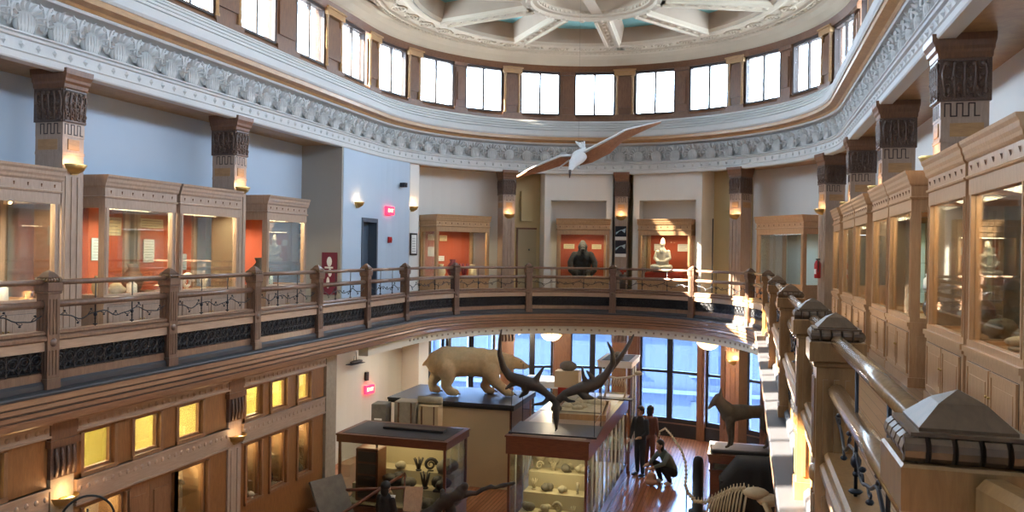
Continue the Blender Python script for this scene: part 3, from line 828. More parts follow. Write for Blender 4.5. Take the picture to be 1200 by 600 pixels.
# ================================================================== PILASTERS AND SCONCES
def pilaster_meshes():
    res = {}
    w, d = .19, .55
    s = MB(); s.use('case'); y0 = .07
    s.b(-w, w, y0, d, 0, 3.31)
    s.b(-w - .02, w + .02, y0 - .02, d, 0, .2)
    for k in (-1, 0, 1): s.b(k * .11 - .03, k * .11 + .03, y0 - .014, y0, .3, 2.55)
    s.b(-w - .008, w + .008, y0 - .01, d, 2.86, 2.9)
    s.use('soff'); s.b(-.10, .10, y0 - .012, y0, 2.93, 3.08)
    for sx in (-1, 1): s.b(sx * w - .006, sx * w + .006, .16, .5, 2.92, 3.07)
    res['shaft'] = s
    g = MB(); g.use('case'); g.b(-w - .004, w + .004, y0 - .006, d, 3.11, 3.31)
    g.use('dark')
    def key(T, W):
        g.T = T; n = 3; st = W / n; b = .014
        for i in range(n):
            x = -W / 2 + i * st
            g.b(x, x + st * .5, -.004, .001, 3.28, 3.28 + b); g.b(x, x + b, -.004, .001, 3.14, 3.28 + b); g.b(x + st * .5, x + st * .5 + b, -.004, .001, 3.14, 3.28 + b); g.b(x + st * .5, x + st, -.004, .001, 3.14, 3.14 + b)
        g.T = Matrix.Identity(4)
    key(Matrix.Translation((0, y0 - .006, 0)), .33)
    key(Matrix.Translation((-w - .004, .28, 0)) @ Matrix.Rotation(-PI / 2, 4, 'Z'), .36)
    key(Matrix.Translation((w + .004, .28, 0)) @ Matrix.Rotation(PI / 2, 4, 'Z'), .36)
    res['key_band'] = g
    c = MB(); c.use('carve'); c.b(-w - .015, w + .015, y0 - .02, d + .02, 3.31, 3.78)
    rnd = random.Random(3)
    def relief(T, W):
        c.T = T
        for i in range(5):
            x = -W / 2 + (i + .5) * W / 5
            c.tube([(x, 0, 3.34), (x + .012 * (i - 2), -.008, 3.5), (x + .02 * (i - 2), -.014, 3.62), (x + .012 * (i - 2), -.022, 3.70), (x + .01 * (i - 2), -.012, 3.74)], [.014, .018, .016, .013, .008], 6)
            c.ell((x, -.012, 3.72), (.03, .03, .03), 6, 4); c.ell((x + .03, -.008, 3.42 + .03 * (i % 2)), (.022, .022, .035), 6, 4); c.ell((x - .03, -.012, 3.56), (.02, .025, .03), 6, 4)
        c.b(-W / 2, W / 2, -.02, .01, 3.32, 3.345); c.b(-W / 2, W / 2, -.02, .01, 3.755, 3.78)
        c.T = Matrix.Identity(4)
    relief(Matrix.Translation((0, y0 - .02, 0)), .38)
    relief(Matrix.Translation((-w - .015, .30, 0)) @ Matrix.Rotation(-PI / 2, 4, 'Z'), .46)
    relief(Matrix.Translation((w + .015, .30, 0)) @ Matrix.Rotation(PI / 2, 4, 'Z'), .46)
    def scrolls(T, W):
        c.T = T
        for i in range(4):
            for j in range(4):
                x = -W / 2 + (i + .5) * W / 4; z = 3.38 + j * .105; q = rnd.uniform(0, 6)
                c.tube([(x + .04 * math.cos(q + a * .9) * (1 - a / 7), -.012, z + .04 * math.sin(q + a * .9) * (1 - a / 7)) for a in range(6)], .011, 5)
        c.T = Matrix.Identity(4)
    scrolls(Matrix.Translation((0, y0 - .02, 0)), .40)
    scrolls(Matrix.Translation((-w - .015, .30, 0)) @ Matrix.Rotation(-PI / 2, 4, 'Z'), .46)
    scrolls(Matrix.Translation((w + .015, .30, 0)) @ Matrix.Rotation(PI / 2, 4, 'Z'), .46)
    res['capital'] = c
    a = MB(); a.use('brown')
    prev = None
    lv = [(0.0, 3.78), (.02, 3.80), (.025, 3.85), (.05, 3.88), (.055, 3.92), (.085, 3.98), (.09, 4.05)]
    for i in range(len(lv) - 1):
        (e0, z0), (e1, z1) = lv[i], lv[i + 1]
        g0, g1 = e0 * .45, e1 * .45
        vs = [(-w - .015 - g0, y0 - .02 - e0, z0), (w + .015 + g0, y0 - .02 - e0, z0), (w + .015 + g0, d + .02 + g0, z0), (-w - .015 - g0, d + .02 + g0, z0),
              (-w - .015 - g1, y0 - .02 - e1, z1), (w + .015 + g1, y0 - .02 - e1, z1), (w + .015 + g1, d + .02 + g1, z1), (-w - .015 - g1, d + .02 + g1, z1)]
        a.add(vs, [(0, 1, 5, 4), (1, 2, 6, 5), (2, 3, 7, 6), (3, 0, 4, 7)])
    a.b(-w - .055, w + .055, y0 - .11, d + .06, 4.04, 4.058)
    res['abacus'] = a
    return res
PM = {}
for k, mb in pilaster_meshes().items():
    o = mb.build(k); PM[k] = o.data; bpy.data.objects.remove(o)
def sconce_meshes():
    b = MB(); b.use('brass')
    b.lathe([(.02, -.13), (.06, -.125), (.13, -.08), (.175, 0), (.17, .005), (.125, -.07), (.05, -.10)], (0, 0, 0), 14, PI, 2 * PI)
    b.b(-.05, .05, -.02, .03, -.14, -.02)
    l = MB(); l.use('lamp'); l.lathe([(0, -.035), (.13, -.035), (.13, -.045), (0, -.045)], (0, 0, 0), 12, PI, 2 * PI)
    return b.mesh('bowl'), l.mesh('lamp_glass')
SBM, SLM = sconce_meshes()
def sconce(loc, rz, label, power=2.6):
    t = thing('wall_sconce', label, 'lamp', loc, rz, 'brass uplighter sconces')
    o = bpy.data.objects.new('bowl', SBM); C.objects.link(o); o.parent = t
    q = bpy.data.objects.new('lamp_glass', SLM); C.objects.link(q); q.parent = o
    L = bpy.data.lights.new('sconce_light', 'POINT'); L.energy = power; L.color = (1, .60, .28); L.shadow_soft_size = .04
    o = bpy.data.objects.new('sconce_light', L); C.objects.link(o); o.parent = t; o.location = (0, -.12, .05)
def pilaster(fr, label, sc=None, r=None):
    (x, y, z), rz = fr
    t = thing('pilaster', label, 'pilaster', (x, y, z), rz, 'carved pilasters round the upper gallery')
    for k in ('shaft', 'key_band', 'capital', 'abacus'):
        o = bpy.data.objects.new(k, PM[k]); C.objects.link(o); o.parent = t
    if sc:
        v = Matrix.Rotation(rz, 3, 'Z') @ Vector((0, .055, 2.72))
        sconce((x + v.x, y + v.y, z + v.z), rz, sc)
RP = 5.58
pilaster(frameL(9.41, RP), 'carved wooden pilaster on the left wall, nearest, with dark capital', 'brass sconce glowing on the nearest left wall pilaster')
pilaster(frameL(13.4, RP), 'carved wooden pilaster on the left wall before the taupe recess, second', 'brass sconce glowing on the second left wall pilaster')
pilaster(frameR(10.2, RP), 'tall carved wooden pilaster on the right wall, nearest and largest', 'brass sconce between cases on the nearest right pilaster')
pilaster(frameR(14.25, RP), 'carved wooden pilaster on the right wall, second from the camera', 'brass sconce on the second right wall pilaster')
pilaster(frameR(18.35, RP), 'carved wooden pilaster on the right wall, third from the camera', 'brass sconce on the third right wall pilaster')
pilaster(frame(-36.4, RP), 'carved pilaster on the curved back wall, left of the small beige door', 'sconce glowing on the back pilaster left of the small beige door')
pilaster(frame(-1, RP), 'carved pilaster in the middle of the back wall between the gorilla and the white statue', 'sconce on the middle back pilaster above the dark prints')
pilaster(frame(35.5, RP), 'carved pilaster on the back wall right of the beige recess', 'sconce on the back pilaster right of the beige recess')
pilaster(frame(71, RP), 'carved pilaster at the bend into the right wall, beside the red extinguisher', 'sconce on the pilaster above the red fire extinguisher')
(x, y, z), rz = frameL(18.15, 5.60, 2.74); sconce((x, y, z), rz, 'brass sconce on the blue-grey wall left of the slate door')
(x, y, z), rz = frame(-70.8, 5.70, 2.8); sconce((x, y, z), rz, 'brass sconce on the white wing right of the red exit sign')

# ================================================================== GALLERY DISPLAY CASES
def case_meshes(w, d, mat, notch=True):
    h = w / 2; res = {}
    b = MB(); b.use(mat); b.b(-h, h, 0, d, .1, .74); b.b(-h - .02, h + .02, -.02, d, 0, .12)
    b.b(-h - .02, h + .02, -.035, d, .74, .79); b.b(-h - .012, h + .012, -.018, d, .70, .74)
    res['cabinet_door'] = []
    for i in range(2):
        x0 = -h + .06 + i * (w - .12) / 2 + .02; x1 = x0 + (w - .12) / 2 - .04
        q = MB(); q.use(mat); q.b(x0, x1, -.012, 0, .16, .66); q.use('dark'); q.b(x0 - .004, x1 + .004, -.003, 0, .155, .665); q.use(mat)
        for (a0, a1, c0, c1) in ((x0, x1, .16, .20), (x0, x1, .62, .66), (x0, x0 + .04, .2, .62), (x1 - .04, x1, .2, .62)): q.b(a0, a1, -.022, -.012, c0, c1)
        q.b(x0 + .09, x1 - .09, -.018, -.012, .26, .56)
        kn = MB(); kn.use('brass'); kn.ell(((x1 - .02) if i == 0 else (x0 + .02), -.03, .45), (.012, .012, .012), 8, 5)
        res['cabinet_door'].append((q, kn))
    for sx in (-1, 1):
        b.b(sx * h - .008, sx * h + .008, .08, d - .08, .2, .62)
    res['cabinet_base'] = b
    f = MB(); f.use(mat); p = .085
    for sx in (-1, 1):
        f.b(sx * h, sx * (h - p), 0, p, .79, 2.14); f.b(sx * h, sx * (h - p), d - p, d, .79, 2.2)
        f.b(sx * (h - .02), sx * (h - .03), -.012, 0, .85, 2.14)
        f.b(sx * h, sx * (h - p), p, d - p, .79, .84); f.b(sx * h, sx * (h - p), p, d - p, 2.14, 2.2)
        f.b(sx * h, sx * (h - .02), p, p + .025, .84, 2.14)
    f.b(-h + p, h - p, 0, p, .79, .85); f.b(-h, h, 0, p, 2.14, 2.28); f.b(-h, h, p, d, 2.2, 2.28); f.b(-h + p, h - p, p, d, .79, .81)
    res['case_frame'] = f
    c = MB(); c.use(mat)
    c.b(-h, h, 0, d, 2.28, 2.46)
    lv = [(.0, 2.28), (.02, 2.29), (.025, 2.31), (.005, 2.32), (.005, 2.44), (.02, 2.455), (.03, 2.47), (.035, 2.50), (.05, 2.53), (.055, 2.57), (.075, 2.60), (.08, 2.63)]
    for i in range(len(lv) - 1):
        (e0, z0), (e1, z1) = lv[i], lv[i + 1]
        s0, s1 = min(e0, .025), min(e1, .025); c.add([(-h - s0, -e0, z0), (h + s0, -e0, z0), (h + s0, d, z0), (-h - s0, d, z0), (-h - s1, -e1, z1), (h + s1, -e1, z1), (h + s1, d, z1), (-h - s1, d, z1)], [(0, 1, 5, 4), (1, 2, 6, 5), (2, 3, 7, 6), (3, 0, 4, 7)])
    c.add([(-h - .025, -.08, 2.63), (h + .025, -.08, 2.63), (h + .025, d, 2.63), (-h - .025, d, 2.63)], [(0, 1, 2, 3)])
    c.use('brown')
    if notch:
        n = max(4, int(w / .2))
        for i in range(n):
            x = -h + (i + .5) * w / n
            c.add([(x - .014, -.007, 2.40), (x + .014, -.007, 2.40), (x + .008, -.007, 2.355), (x - .008, -.007, 2.355), (x, -.022, 2.40)], [(0, 1, 4), (1, 2, 4), (2, 3, 4), (3, 0, 4)])
    res['crown'] = c
    g = MB(); g.use('cglass'); g.b(-h + p, h - p, .035, .041, .85, 2.14); res['front_pane'] = g
    for sx, nm in ((-1, 'left_pane'), (1, 'right_pane')):
        g = MB(); g.use('cglass'); g.b(sx * (h - .03), sx * (h - .036), p, d - p, .84, 2.14); res[nm] = g
    return res
_cm = {}
def display_case(fr, w, d, mat, panel, label, power=34, notch=True, shelves=(), lightcol=(1, .78, .48), group='built-in wooden display cases on the upper gallery'):
    (x, y, z), rz = fr
    t = thing('display_case', label, 'display case', (x, y, z), rz, group)
    key = (round(w, 2), round(d, 2), mat, notch)
    if key not in _cm:
        _cm[key] = {}
        def grab(mb, k):
            o = mb.build(k); me = o.data; bpy.data.objects.remove(o); return me
        for k, mb in case_meshes(w, d, mat, notch).items():
            _cm[key][k] = [(grab(q, 'cabinet_door'), grab(kn, 'knob')) for q, kn in mb] if k == 'cabinet_door' else grab(mb, k)
    for k, me in _cm[key].items():
        if k == 'cabinet_door':
            for dm_, km_ in me:
                o = bpy.data.objects.new('cabinet_door', dm_); C.objects.link(o); o.parent = t
                q = bpy.data.objects.new('knob', km_); C.objects.link(q); q.parent = o
            continue
        o = bpy.data.objects.new('side_pane' if k in ('left_pane', 'right_pane') else k, me); C.objects.link(o); o.parent = t
    if panel:
        b = MB(); b.use(panel); b.b(-w / 2 + .03, w / 2 - .03, d - .05, d - .02, .81, 2.2); b.use(mat)
        for sx in (-1, 1): b.b(sx * (w / 2 - .06), sx * (w / 2 - .13), d - .1, d - .05, .81, 2.2)
        b.build('back_panel', parent=t)
    for q in shelves:
        g = MB(); g.use('cglass'); g.b(-w / 2 + .1, w / 2 - .1, .12, d - .1, q, q + .012); g.build('glass_shelf', parent=t)
    if power:
        l = MB(); l.use('lamp'); l.b(-w * .3, w * .3, .12, .15, 2.175, 2.195); l.build('strip_lamp', parent=t)
        L = bpy.data.lights.new('case_light', 'AREA'); L.shape = 'RECTANGLE'; L.size = w * .7; L.size_y = .2; L.energy = power; L.color = lightcol
        o = bpy.data.objects.new('case_light', L); C.objects.link(o); o.parent = t; o.location = (0, .25, 2.16); o.rotation_euler = (R(-12), 0, 0)
    return t
RC = 5.51
LC = {}
LC[0] = display_case(frameL(6.35, RC), 1.62, 1.0, 'case', 'red', 'oak display case at the far left, mostly cut off by the frame')
LC[1] = display_case(frameL(8.2, RC), 1.72, 1.0, 'case', 'red', 'oak display case with red back at the left edge, before the nearest pilaster')
LC[2] = display_case(frameL(10.65, RC), 1.56, 1.0, 'case', 'red', 'oak display case on the left wall just behind the nearest pilaster')
LC[3] = display_case(frameL(12.36, RC), 1.66, 1.0, 'case', 'red', 'oak display case on the left wall just before the second pilaster')
LC[4] = display_case(frameL(14.85, RC), 1.5, 1.0, 'case', 'red', 'oak display case on the left wall behind the second pilaster, beside the taupe recess')
BC = {}
BC[0] = display_case(frame(-52.5, RC + .02), 1.85, .95, 'oak', 'red', 'oak display case on the back wall left of the small beige door', 16)
BC[1] = display_case(frame(-12.7, RC + .1), 1.62, .85, 'oak', 'red', 'oak display case with red back that holds the black gorilla', 10)
BC[2] = display_case(frame(12.6, RC + .1), 1.62, .85, 'oak', 'red', 'oak display case with red back that holds the white statue', 10)
BC[3] = display_case(frame(53, RC + .02), 1.85, .95, 'caseR', 'aqua', 'empty oak display case with pale aqua back at the bend on the right', 4, lightcol=(.9, .95, 1))
RCs = {}
for i, (ya, yb, pan, lab, sh) in enumerate([
        (6.6, 8.2, 'red', 'honey-lit oak display case largest at the right edge of the view', ()),
        (8.27, 9.88, 'red', 'honey-lit oak display case second from the right edge, reflecting the hall', ()),
        (10.8, 12.45, 'beigep', 'honey-lit oak display case just beyond the nearest right sconce', (1.15, 1.5)),
        (12.5, 14.0, 'aqua', 'honey-lit oak display case with pale back before the second right sconce', ()),
        (14.55, 16.2, 'aqua', 'honey-lit oak display case just beyond the second right pilaster', ()),
        (16.25, 18.1, 'aqua', 'honey-lit oak display case before the third right pilaster', ()),
        (18.6, 20.0, 'aqua', 'farthest honey-lit oak display case of the right wall, beside the red extinguisher', ())]):
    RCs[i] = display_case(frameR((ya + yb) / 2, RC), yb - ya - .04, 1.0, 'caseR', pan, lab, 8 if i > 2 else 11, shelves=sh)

# ================================================================== GROUND FLOOR STOREFRONT (left)
def holes_wall(m, y0, y1, z0, z1, holes, x0, x1):
    ys = sorted({y0, y1, *[h[0] for h in holes], *[h[1] for h in holes]}); zs = sorted({z0, z1, *[h[2] for h in holes], *[h[3] for h in holes]})
    for i in range(len(ys) - 1):
        for j in range(len(zs) - 1):
            cy, cz = (ys[i] + ys[i + 1]) / 2, (zs[j] + zs[j + 1]) / 2
            if any(h[0] < cy < h[1] and h[2] < cz < h[3] for h in holes): continue
            m.b(x0, x1, ys[i], ys[i + 1], zs[j], zs[j + 1])
XS = -7.75
tr = (-1.19, -.70)
bays = [(4.2, 7.58, [(4.5, 5.0), (5.4, 5.95), (6.45, 6.98)], [(4.5, 5.1), (6.1, 6.8)], (5.15, 6.05)),
        (7.95, 10.98, [(8.1, 8.6), (8.96, 9.45), (9.83, 10.36)], [(8.12, 8.82), (9.83, 10.5)], (8.9, 9.78)),
        (11.32, 14.0, [(11.45, 11.92), (12.2, 12.68), (13.05, 13.5)], [(11.5, 11.92), (12.2, 12.7), (13.08, 13.55)], None)]
for i, (a, b, tt, ll, door) in enumerate(bays):
    m = MB(); m.use('store')
    hl = [(y0, y1, tr[0], tr[1]) for y0, y1 in tt] + [(y0, y1, -2.55, -1.62) for y0, y1 in ll]
    if door: hl.append((door[0], door[1], GF, -1.62))
    holes_wall(m, a, b, GF, -.47, hl, XS - .09, XS)
    m.use('shelf')
    # lighter friezes with rosettes above and between the windows
    for z0, z1 in ((-.66, -.48), (-1.56, -1.24)):
        m.b(XS, XS + .05, a + .02, b - .02, z0, z1); m.b(XS, XS + .075, a, b, z1 - .03, z1); m.b(XS, XS + .065, a, b, z0, z0 + .025)
        k = int((b - a) / .13)
        for q in range(k): m.ell((XS + .05, a + (q + .5) * (b - a) / k, (z0 + z1) / 2 + (.04 if z0 < -1 else 0)), (.010, .035, .035), 6, 4)
    m.use('doorb')
    for y0, y1, z0, z1 in hl:
        for (p0, p1, q0, q1) in ((y0 - .05, y0, z0 - .05, z1 + .0), (y1, y1 + .05, z0 - .05, z1 + .0)): m.b(XS, XS + .03, p0, p1, max(q0, GF), q1)
        if z0 > GF: m.b(XS, XS + .04, y0 - .05, y1 + .05, z0 - .05, z0)
    struct(m.build('wall_storefront_%d' % (i + 1)))
    for (y0, y1, z0, z1) in hl:
        if z0 <= GF:
            d = MB(); d.use('doorb'); ym = (y0 + y1) / 2
            for p, q in ((y0, ym - .005), (ym + .005, y1)):
                d.b(XS - .1, XS - .05, p, q, GF + .02, z1); d.b(XS - .05, XS - .035, p + .07, q - .07, GF + .2, GF + 1.0); d.b(XS - .05, XS - .035, p + .07, q - .07, GF + 1.15, z1 - .15)
            struct(d.build('door_%d' % (10 + i)))
            continue
        wn += 1
        w_ = MB(); w_.use('doorb')
        for p, q, r_, s_ in ((y0, y0 + .03, z0, z1), (y1 - .03, y1, z0, z1), (y0 + .03, y1 - .03, z0, z0 + .03), (y0 + .03, y1 - .03, z1 - .03, z1)): w_.b(XS - .08, XS - .03, p, q, r_, s_)
        o = struct(w_.build('window_%d' % wn)); g = MB(); g.use('glass'); g.b(XS - .06, XS - .057, y0 + .03, y1 - .03, z0 + .03, z1 - .03); g.build('pane', parent=o)
# lit rooms behind
m = MB(); m.use('yellow'); m.b(-10.3, -10.2, 4, 14.3, GF, -.45); m.b(-10.2, -8.1, 14.05, 14.3, GF, -.45); m.b(-10.2, XS - .1, 3.9, 4, GF, -.45); m.b(-10.2, XS - .1, 11.1, 11.2, GF, -.45); struct(m.build('wall_left_room'))
for y, e in ((5.5, 110), (8.4, 110), (10.0, 110), (12.0, 100), (13.3, 90)):
    L = bpy.data.lights.new('room_light', 'AREA'); L.shape = 'RECTANGLE'; L.size = .5; L.size_y = .5; L.energy = e; L.color = (1, .80, .40)
    o = bpy.data.objects.new('room_light', L); C.objects.link(o); o.location = (-8.9, y, -.52)
    t = MB(); t.use('lamp'); t.b(-.15, .15, -.15, .15, -.015, .015); q = t.build('ceiling_lamp'); q.location = (-8.9, y + .3, -.47)
    tag(q, 'square ceiling lamp in the lit room behind the %s storefront pane' % ORD[int((y - 5) / 1.6)], 'lamp', 'ceiling lamps behind the storefront')
# inset showcases behind the lower panes
def specimen(loc, kind, size, label, cat, mat, group=None, rz=0, seed=0):
    m = MB(); m.use(mat); rn = random.Random(seed); s = size
    if kind == 'rock':
        for k in range(4):
            m.ell((rn.uniform(-.25, .25) * s, rn.uniform(-.2, .2) * s, s * (.28 + rn.uniform(-.05, .12))), (s * rn.uniform(.3, .48), s * rn.uniform(.25, .4), s * rn.uniform(.22, .34)), 7, 5, Matrix.Rotation(rn.uniform(0, 3), 3, 'Z') @ Matrix.Rotation(rn.uniform(-.4, .4), 3, 'X'))
        m.b(-.3 * s, .3 * s, -.2 * s, .2 * s, 0, .1 * s)
    elif kind == 'shell':
        pts = []; rr = []
        for k in range(26):
            a = k * .42; q = s * .42 * (1 - k / 30); pts.append((q * math.cos(a), 0, s * .45 + q * math.sin(a))); rr.append(s * .14 * (1 - k / 30))
        m.tube(pts, rr, 7); m.b(-.2 * s, .2 * s, -.1 * s, .1 * s, 0, .06 * s)
    elif kind == 'skull':
        m.ell((0, 0, s * .38), (s * .28, s * .36, s * .28), 9, 7); m.ell((0, -s * .4, s * .24), (s * .14, s * .34, s * .13), 8, 6)
        m.use('boned'); m.ell((-s * .17, -s * .2, s * .38), (s * .08, s * .06, s * .08), 6, 5); m.ell((s * .17, -s * .2, s * .38), (s * .08, s * .06, s * .08), 6, 5)
        m.use(mat); m.tube([(-s * .2, 0, s * .15), (-s * .15, -s * .4, s * .06), (0, -s * .62, s * .08), (s * .15, -s * .4, s * .06), (s * .2, 0, s * .15)], s * .05, 6)
    elif kind == 'jar':
        m.lathe([(0, 0), (.3 * s, 0), (.32 * s, .08 * s), (.3 * s, .6 * s), (.16 * s, .72 * s), (.16 * s, .82 * s), (.2 * s, .84 * s), (.2 * s, .92 * s), (0, .94 * s)], (0, 0, 0), 12)
    elif kind == 'coral':
        for k in range(7):
            a = k * .9; m.tube([(0, 0, 0), (.12 * s * math.cos(a), .12 * s * math.sin(a), .35 * s), (.32 * s * math.cos(a + .3), .25 * s * math.sin(a + .3), .8 * s)], [.08 * s, .06 * s, .03 * s], 6)
        m.ell((0, 0, .05 * s), (.2 * s, .2 * s, .08 * s), 8, 4)
    elif kind == 'vase':
        m.lathe([(0, 0), (.18 * s, 0), (.22 * s, .05 * s), (.34 * s, .35 * s), (.3 * s, .6 * s), (.14 * s, .8 * s), (.2 * s, .95 * s), (.17 * s, .95 * s), (.1 * s, .8 * s)], (0, 0, 0), 14)
    o = m.build({'rock': 'rock_specimen', 'shell': 'ammonite', 'skull': 'skull', 'jar': 'glass_jar', 'coral': 'coral', 'vase': 'vase'}[kind])
    o.location = loc; o.rotation_euler.z = rz
    return tag(o, label, cat, group)
def card(loc, rz, w, h, label, mat='paper', cat='card', tilt=0, lines=True, name='information_card'):
    m = MB(); m.use(mat); m.b(-w / 2, w / 2, -.006, .006, -h / 2, h / 2)
    if lines:
        m.use('print')
        n = max(2, int(h / .05))
        for k in range(n):
            z = h / 2 - (k + .8) * h / (n + .6)
            m.b(-w * .38, w * (.38 - .15 * (k % 3 == 2)), -.0075, -.006, z - .004, z + .004)
    o = m.build(name); o.location = loc; o.rotation_euler = (tilt, 0, rz)
    return tag(o, label, cat)
ci = 0
for i, (a, b, tt, ll, door) in enumerate(bays):
    for j, (y0, y1) in enumerate(ll):
        if y1 < 7: continue
        ci += 1
        m = MB(); m.use('wall_c'); m.b(XS - .50, XS - .46, y0 - .12, y1 + .12, -2.6, -1.58); m.b(XS - .46, XS - .1, y0 - .08, y1 + .12, -2.62, -2.57); m.use('oak'); m.b(XS - .46, XS - .1, y1 + .05, y1 + .09, -2.57, -1.58); m.b(XS - .46, XS - .1, y0 - .08, y0 - .12, -2.57, -1.58)
        o = m.build('showcase'); tag(o, 'amber-lit inset showcase behind the %s lower storefront pane from the left' % ORD[ci - 1], 'display case', 'inset showcases of the storefront')
        g = MB(); g.use('cglass'); g.b(XS - .46, XS - .2, y0 - .06, y1 + .05, -2.12, -2.105); g.build('glass_shelf', parent=o)
        ym = (y0 + y1) / 2
        t2 = bpy.data.lights.new('showcase_light', 'AREA'); t2.shape = 'RECTANGLE'; t2.size = .25; t2.size_y = y1 - y0; t2.energy = 4; t2.color = (1, .76, .42)
        q = bpy.data.objects.new('showcase_light', t2); C.objects.link(q); q.location = (XS - .25, ym, -1.60)
        specimen((XS - .24, ym + .02, -2.57), ['rock', 'shell', 'coral', 'skull', 'vase'][ci % 5], .36, '%s on the floor of the %s storefront showcase' % (['grey rock', 'coiled fossil', 'branching coral', 'small skull', 'dark blue vase'][ci % 5], ORD[ci - 1]), 'exhibit', ['rock', 'rockl', 'bone', 'bone', 'cl_dark'][ci % 5], rz=PI / 2, seed=ci)
        specimen((XS - .32, ym + .08, -2.105), ['jar', 'rock', 'shell', 'rock', 'skull'][ci % 5], .28, '%s on the shelf of the %s storefront showcase' % (['cloudy jar', 'tan rock', 'pale coiled fossil', 'brown rock', 'pale skull'][ci % 5], ORD[ci - 1]), 'exhibit', ['aqua', 'rockl', 'bone', 'rock', 'bone'][ci % 5], rz=PI / 2, seed=ci + 9)
        card((XS - .45, ym + .05, -1.85), PI / 2, .3, .22, 'printed card at the back of the %s storefront showcase' % ORD[ci - 1], 'papery')
# ground floor columns along the storefront
def ground_column(loc, rz, label, lit=True, w=.17, d=.3, glow=8, mats=('stone', 'carve')):
    t = thing('ground_column', label, 'column', loc, rz, 'carved columns of the ground floor')
    m = MB(); m.use(mats[0]); m.b(-w, w, 0, d, 0, 2.95); m.b(-w - .02, w + .02, -.02, d, 0, .3)
    for k in (-1, 1): m.b(k * .08 - .02, k * .08 + .02, -.012, 0, .4, 2.5)
    m.build('shaft', parent=t)
    m = MB(); m.use(mats[1]); m.b(-w - .02, w + .02, -.02, d, 2.95, 3.32)
    for k in range(4):
        x = -w + (k + .5) * w / 2; m.tube([(x, -.03, 2.97), (x + .01, -.045, 3.1), (x - .01, -.05, 3.22), (x, -.03, 3.3)], [.02, .025, .02, .012], 6)
        m.ell((x + .03, -.03, 3.15), (.018, .018, .03), 6, 4)
    m.build('capital', parent=t)
    m = MB(); m.use('brown'); m.b(-w - .05, w + .05, -.05, d, 3.32, 3.4); m.b(-w - .03, w + .03, -.03, d, 3.4, 3.62); m.build('abacus', parent=t)
    if lit:
        v = Matrix.Rotation(rz, 3, 'Z') @ Vector((0, -.015, 2.72)); sconce((loc[0] + v.x, loc[1] + v.y, loc[2] + v.z), rz, lit, glow)
ground_column((XS + .03, 7.77, GF), PI / 2, 'carved column at the lower left with a bright sconce', 'bright sconce on the lower left ground floor column', glow=3)
ground_column((XS + .03, 11.15, GF), PI / 2, 'carved storefront column with a small white notice', 'dim sconce on the storefront column with the white notice', mats=('case', 'carve'), glow=1)
m = MB(); m.use('stone'); m.b(-8.05, -7.7, 14.02, 14.42, GF, -.46); tag(m.build('stone_pier'), 'plain speckled stone pier at the end of the storefront', 'pier')
card((XS + .0, 11.15, -1.95), PI / 2, .17, .42, 'small white notice with a dark emblem on the storefront column', 'paper', 'notice', name='notice')
for ph, lab, gl in ((-36.4, 'dark ground floor column under the bend behind the polar bear', 0), (-1, 'reddish brown ground floor column behind the antlers', 0), (35.5, 'brown ground floor column with an orange glow at the right', 14), (65, 'pale ground floor column far right under the balcony', 0)):
    loc, rz = frame(ph, 5.62, GF); ground_column(loc, rz, lab, 'orange glowing sconce on the right ground floor column' if gl else None, .22, .4, gl, ('brown', 'carve') if ph < 60 else ('wall_c', 'stone'))
# right side ground floor storefront, seen sliver-wise
for i, (a, b) in enumerate([(12.5, 16.2), (16.6, 20.2)]):
    m = MB(); m.use('oak'); holes_wall(m, a, b, GF, -.5, [(a + .3, a + 1.4, -2.4, -1.6), (a + 1.9, b - .4, -2.4, -1.6), (a + .3, a + 1.4, -1.2, -.7), (a + 1.9, b - .4, -1.2, -.7)], 1.3, 1.5); m.use('wall_w'); m.b(1.24, 1.3, a, b, -1.5, -1.3); struct(m.build('wall_ground_right_%d' % (i + 1)))
# fill lamps added under the gallery to brighten the ground floor wall
for k, (x, y) in enumerate([(-8.9, 16.2), (-8.8, 18.6), (-9.0, 20.6), (-7.9, 22.6)]):
    t = MB(); t.use('lamp'); t.lathe([(0, 0), (.09, 0), (.1, -.01), (0, -.012)], (0, 0, 0), 14); q = t.build('fill_lamp'); q.location = (x, y, -.452)
    tag(q, 'small round added fill lamp under the left balcony, %s from the storefront end' % ORD[k], 'lamp', 'added fill lamps under the left balcony')
    L = bpy.data.lights.new('fill_light', 'SPOT'); L.energy = 80; L.color = (1, .93, .80); L.spot_size = R(130); L.spot_blend = .8; L.shadow_soft_size = .08
    o = bpy.data.objects.new('fill_light', L); C.objects.link(o); o.location = (x, y, -.48)
# pendant bowl lamps under the gallery
for (x, y), lab in (((-5.49, 23.4), 'glowing bowl lamp hanging under the balcony left of the antlers'), ((-.97, 23.0), 'glowing bowl lamp hanging under the balcony at the right')):
    t = thing('pendant_lamp', lab, 'lamp', (x, y, -.45), 0, 'glass bowl lamps under the balcony')
    m = MB(); m.use('lampw'); m.lathe([(0, -.58), (.12, -.57), (.22, -.52), (.29, -.44), (.31, -.40), (.28, -.40), (.2, -.50), (0, -.55)], (0, 0, 0), 18); m.build('glass_bowl', parent=t)
    m = MB(); m.use('brass'); m.tube([(0, 0, 0), (0, 0, -.42)], .012, 6); m.lathe([(0, 0), (.07, 0), (.06, -.03), (0, -.03)], (0, 0, 0), 10)
    for k in range(3): m.tube([(0, 0, -.2), (.28 * math.cos(k * 2.09), .28 * math.sin(k * 2.09), -.41)], .006, 5)
    m.build('stem', parent=t)
    L = bpy.data.lights.new('pendant_light', 'POINT'); L.energy = 70; L.color = (1, .80, .55); L.shadow_soft_size = .15
    o = bpy.data.objects.new('pendant_light', L); C.objects.link(o); o.location = (x, y, -1.15)

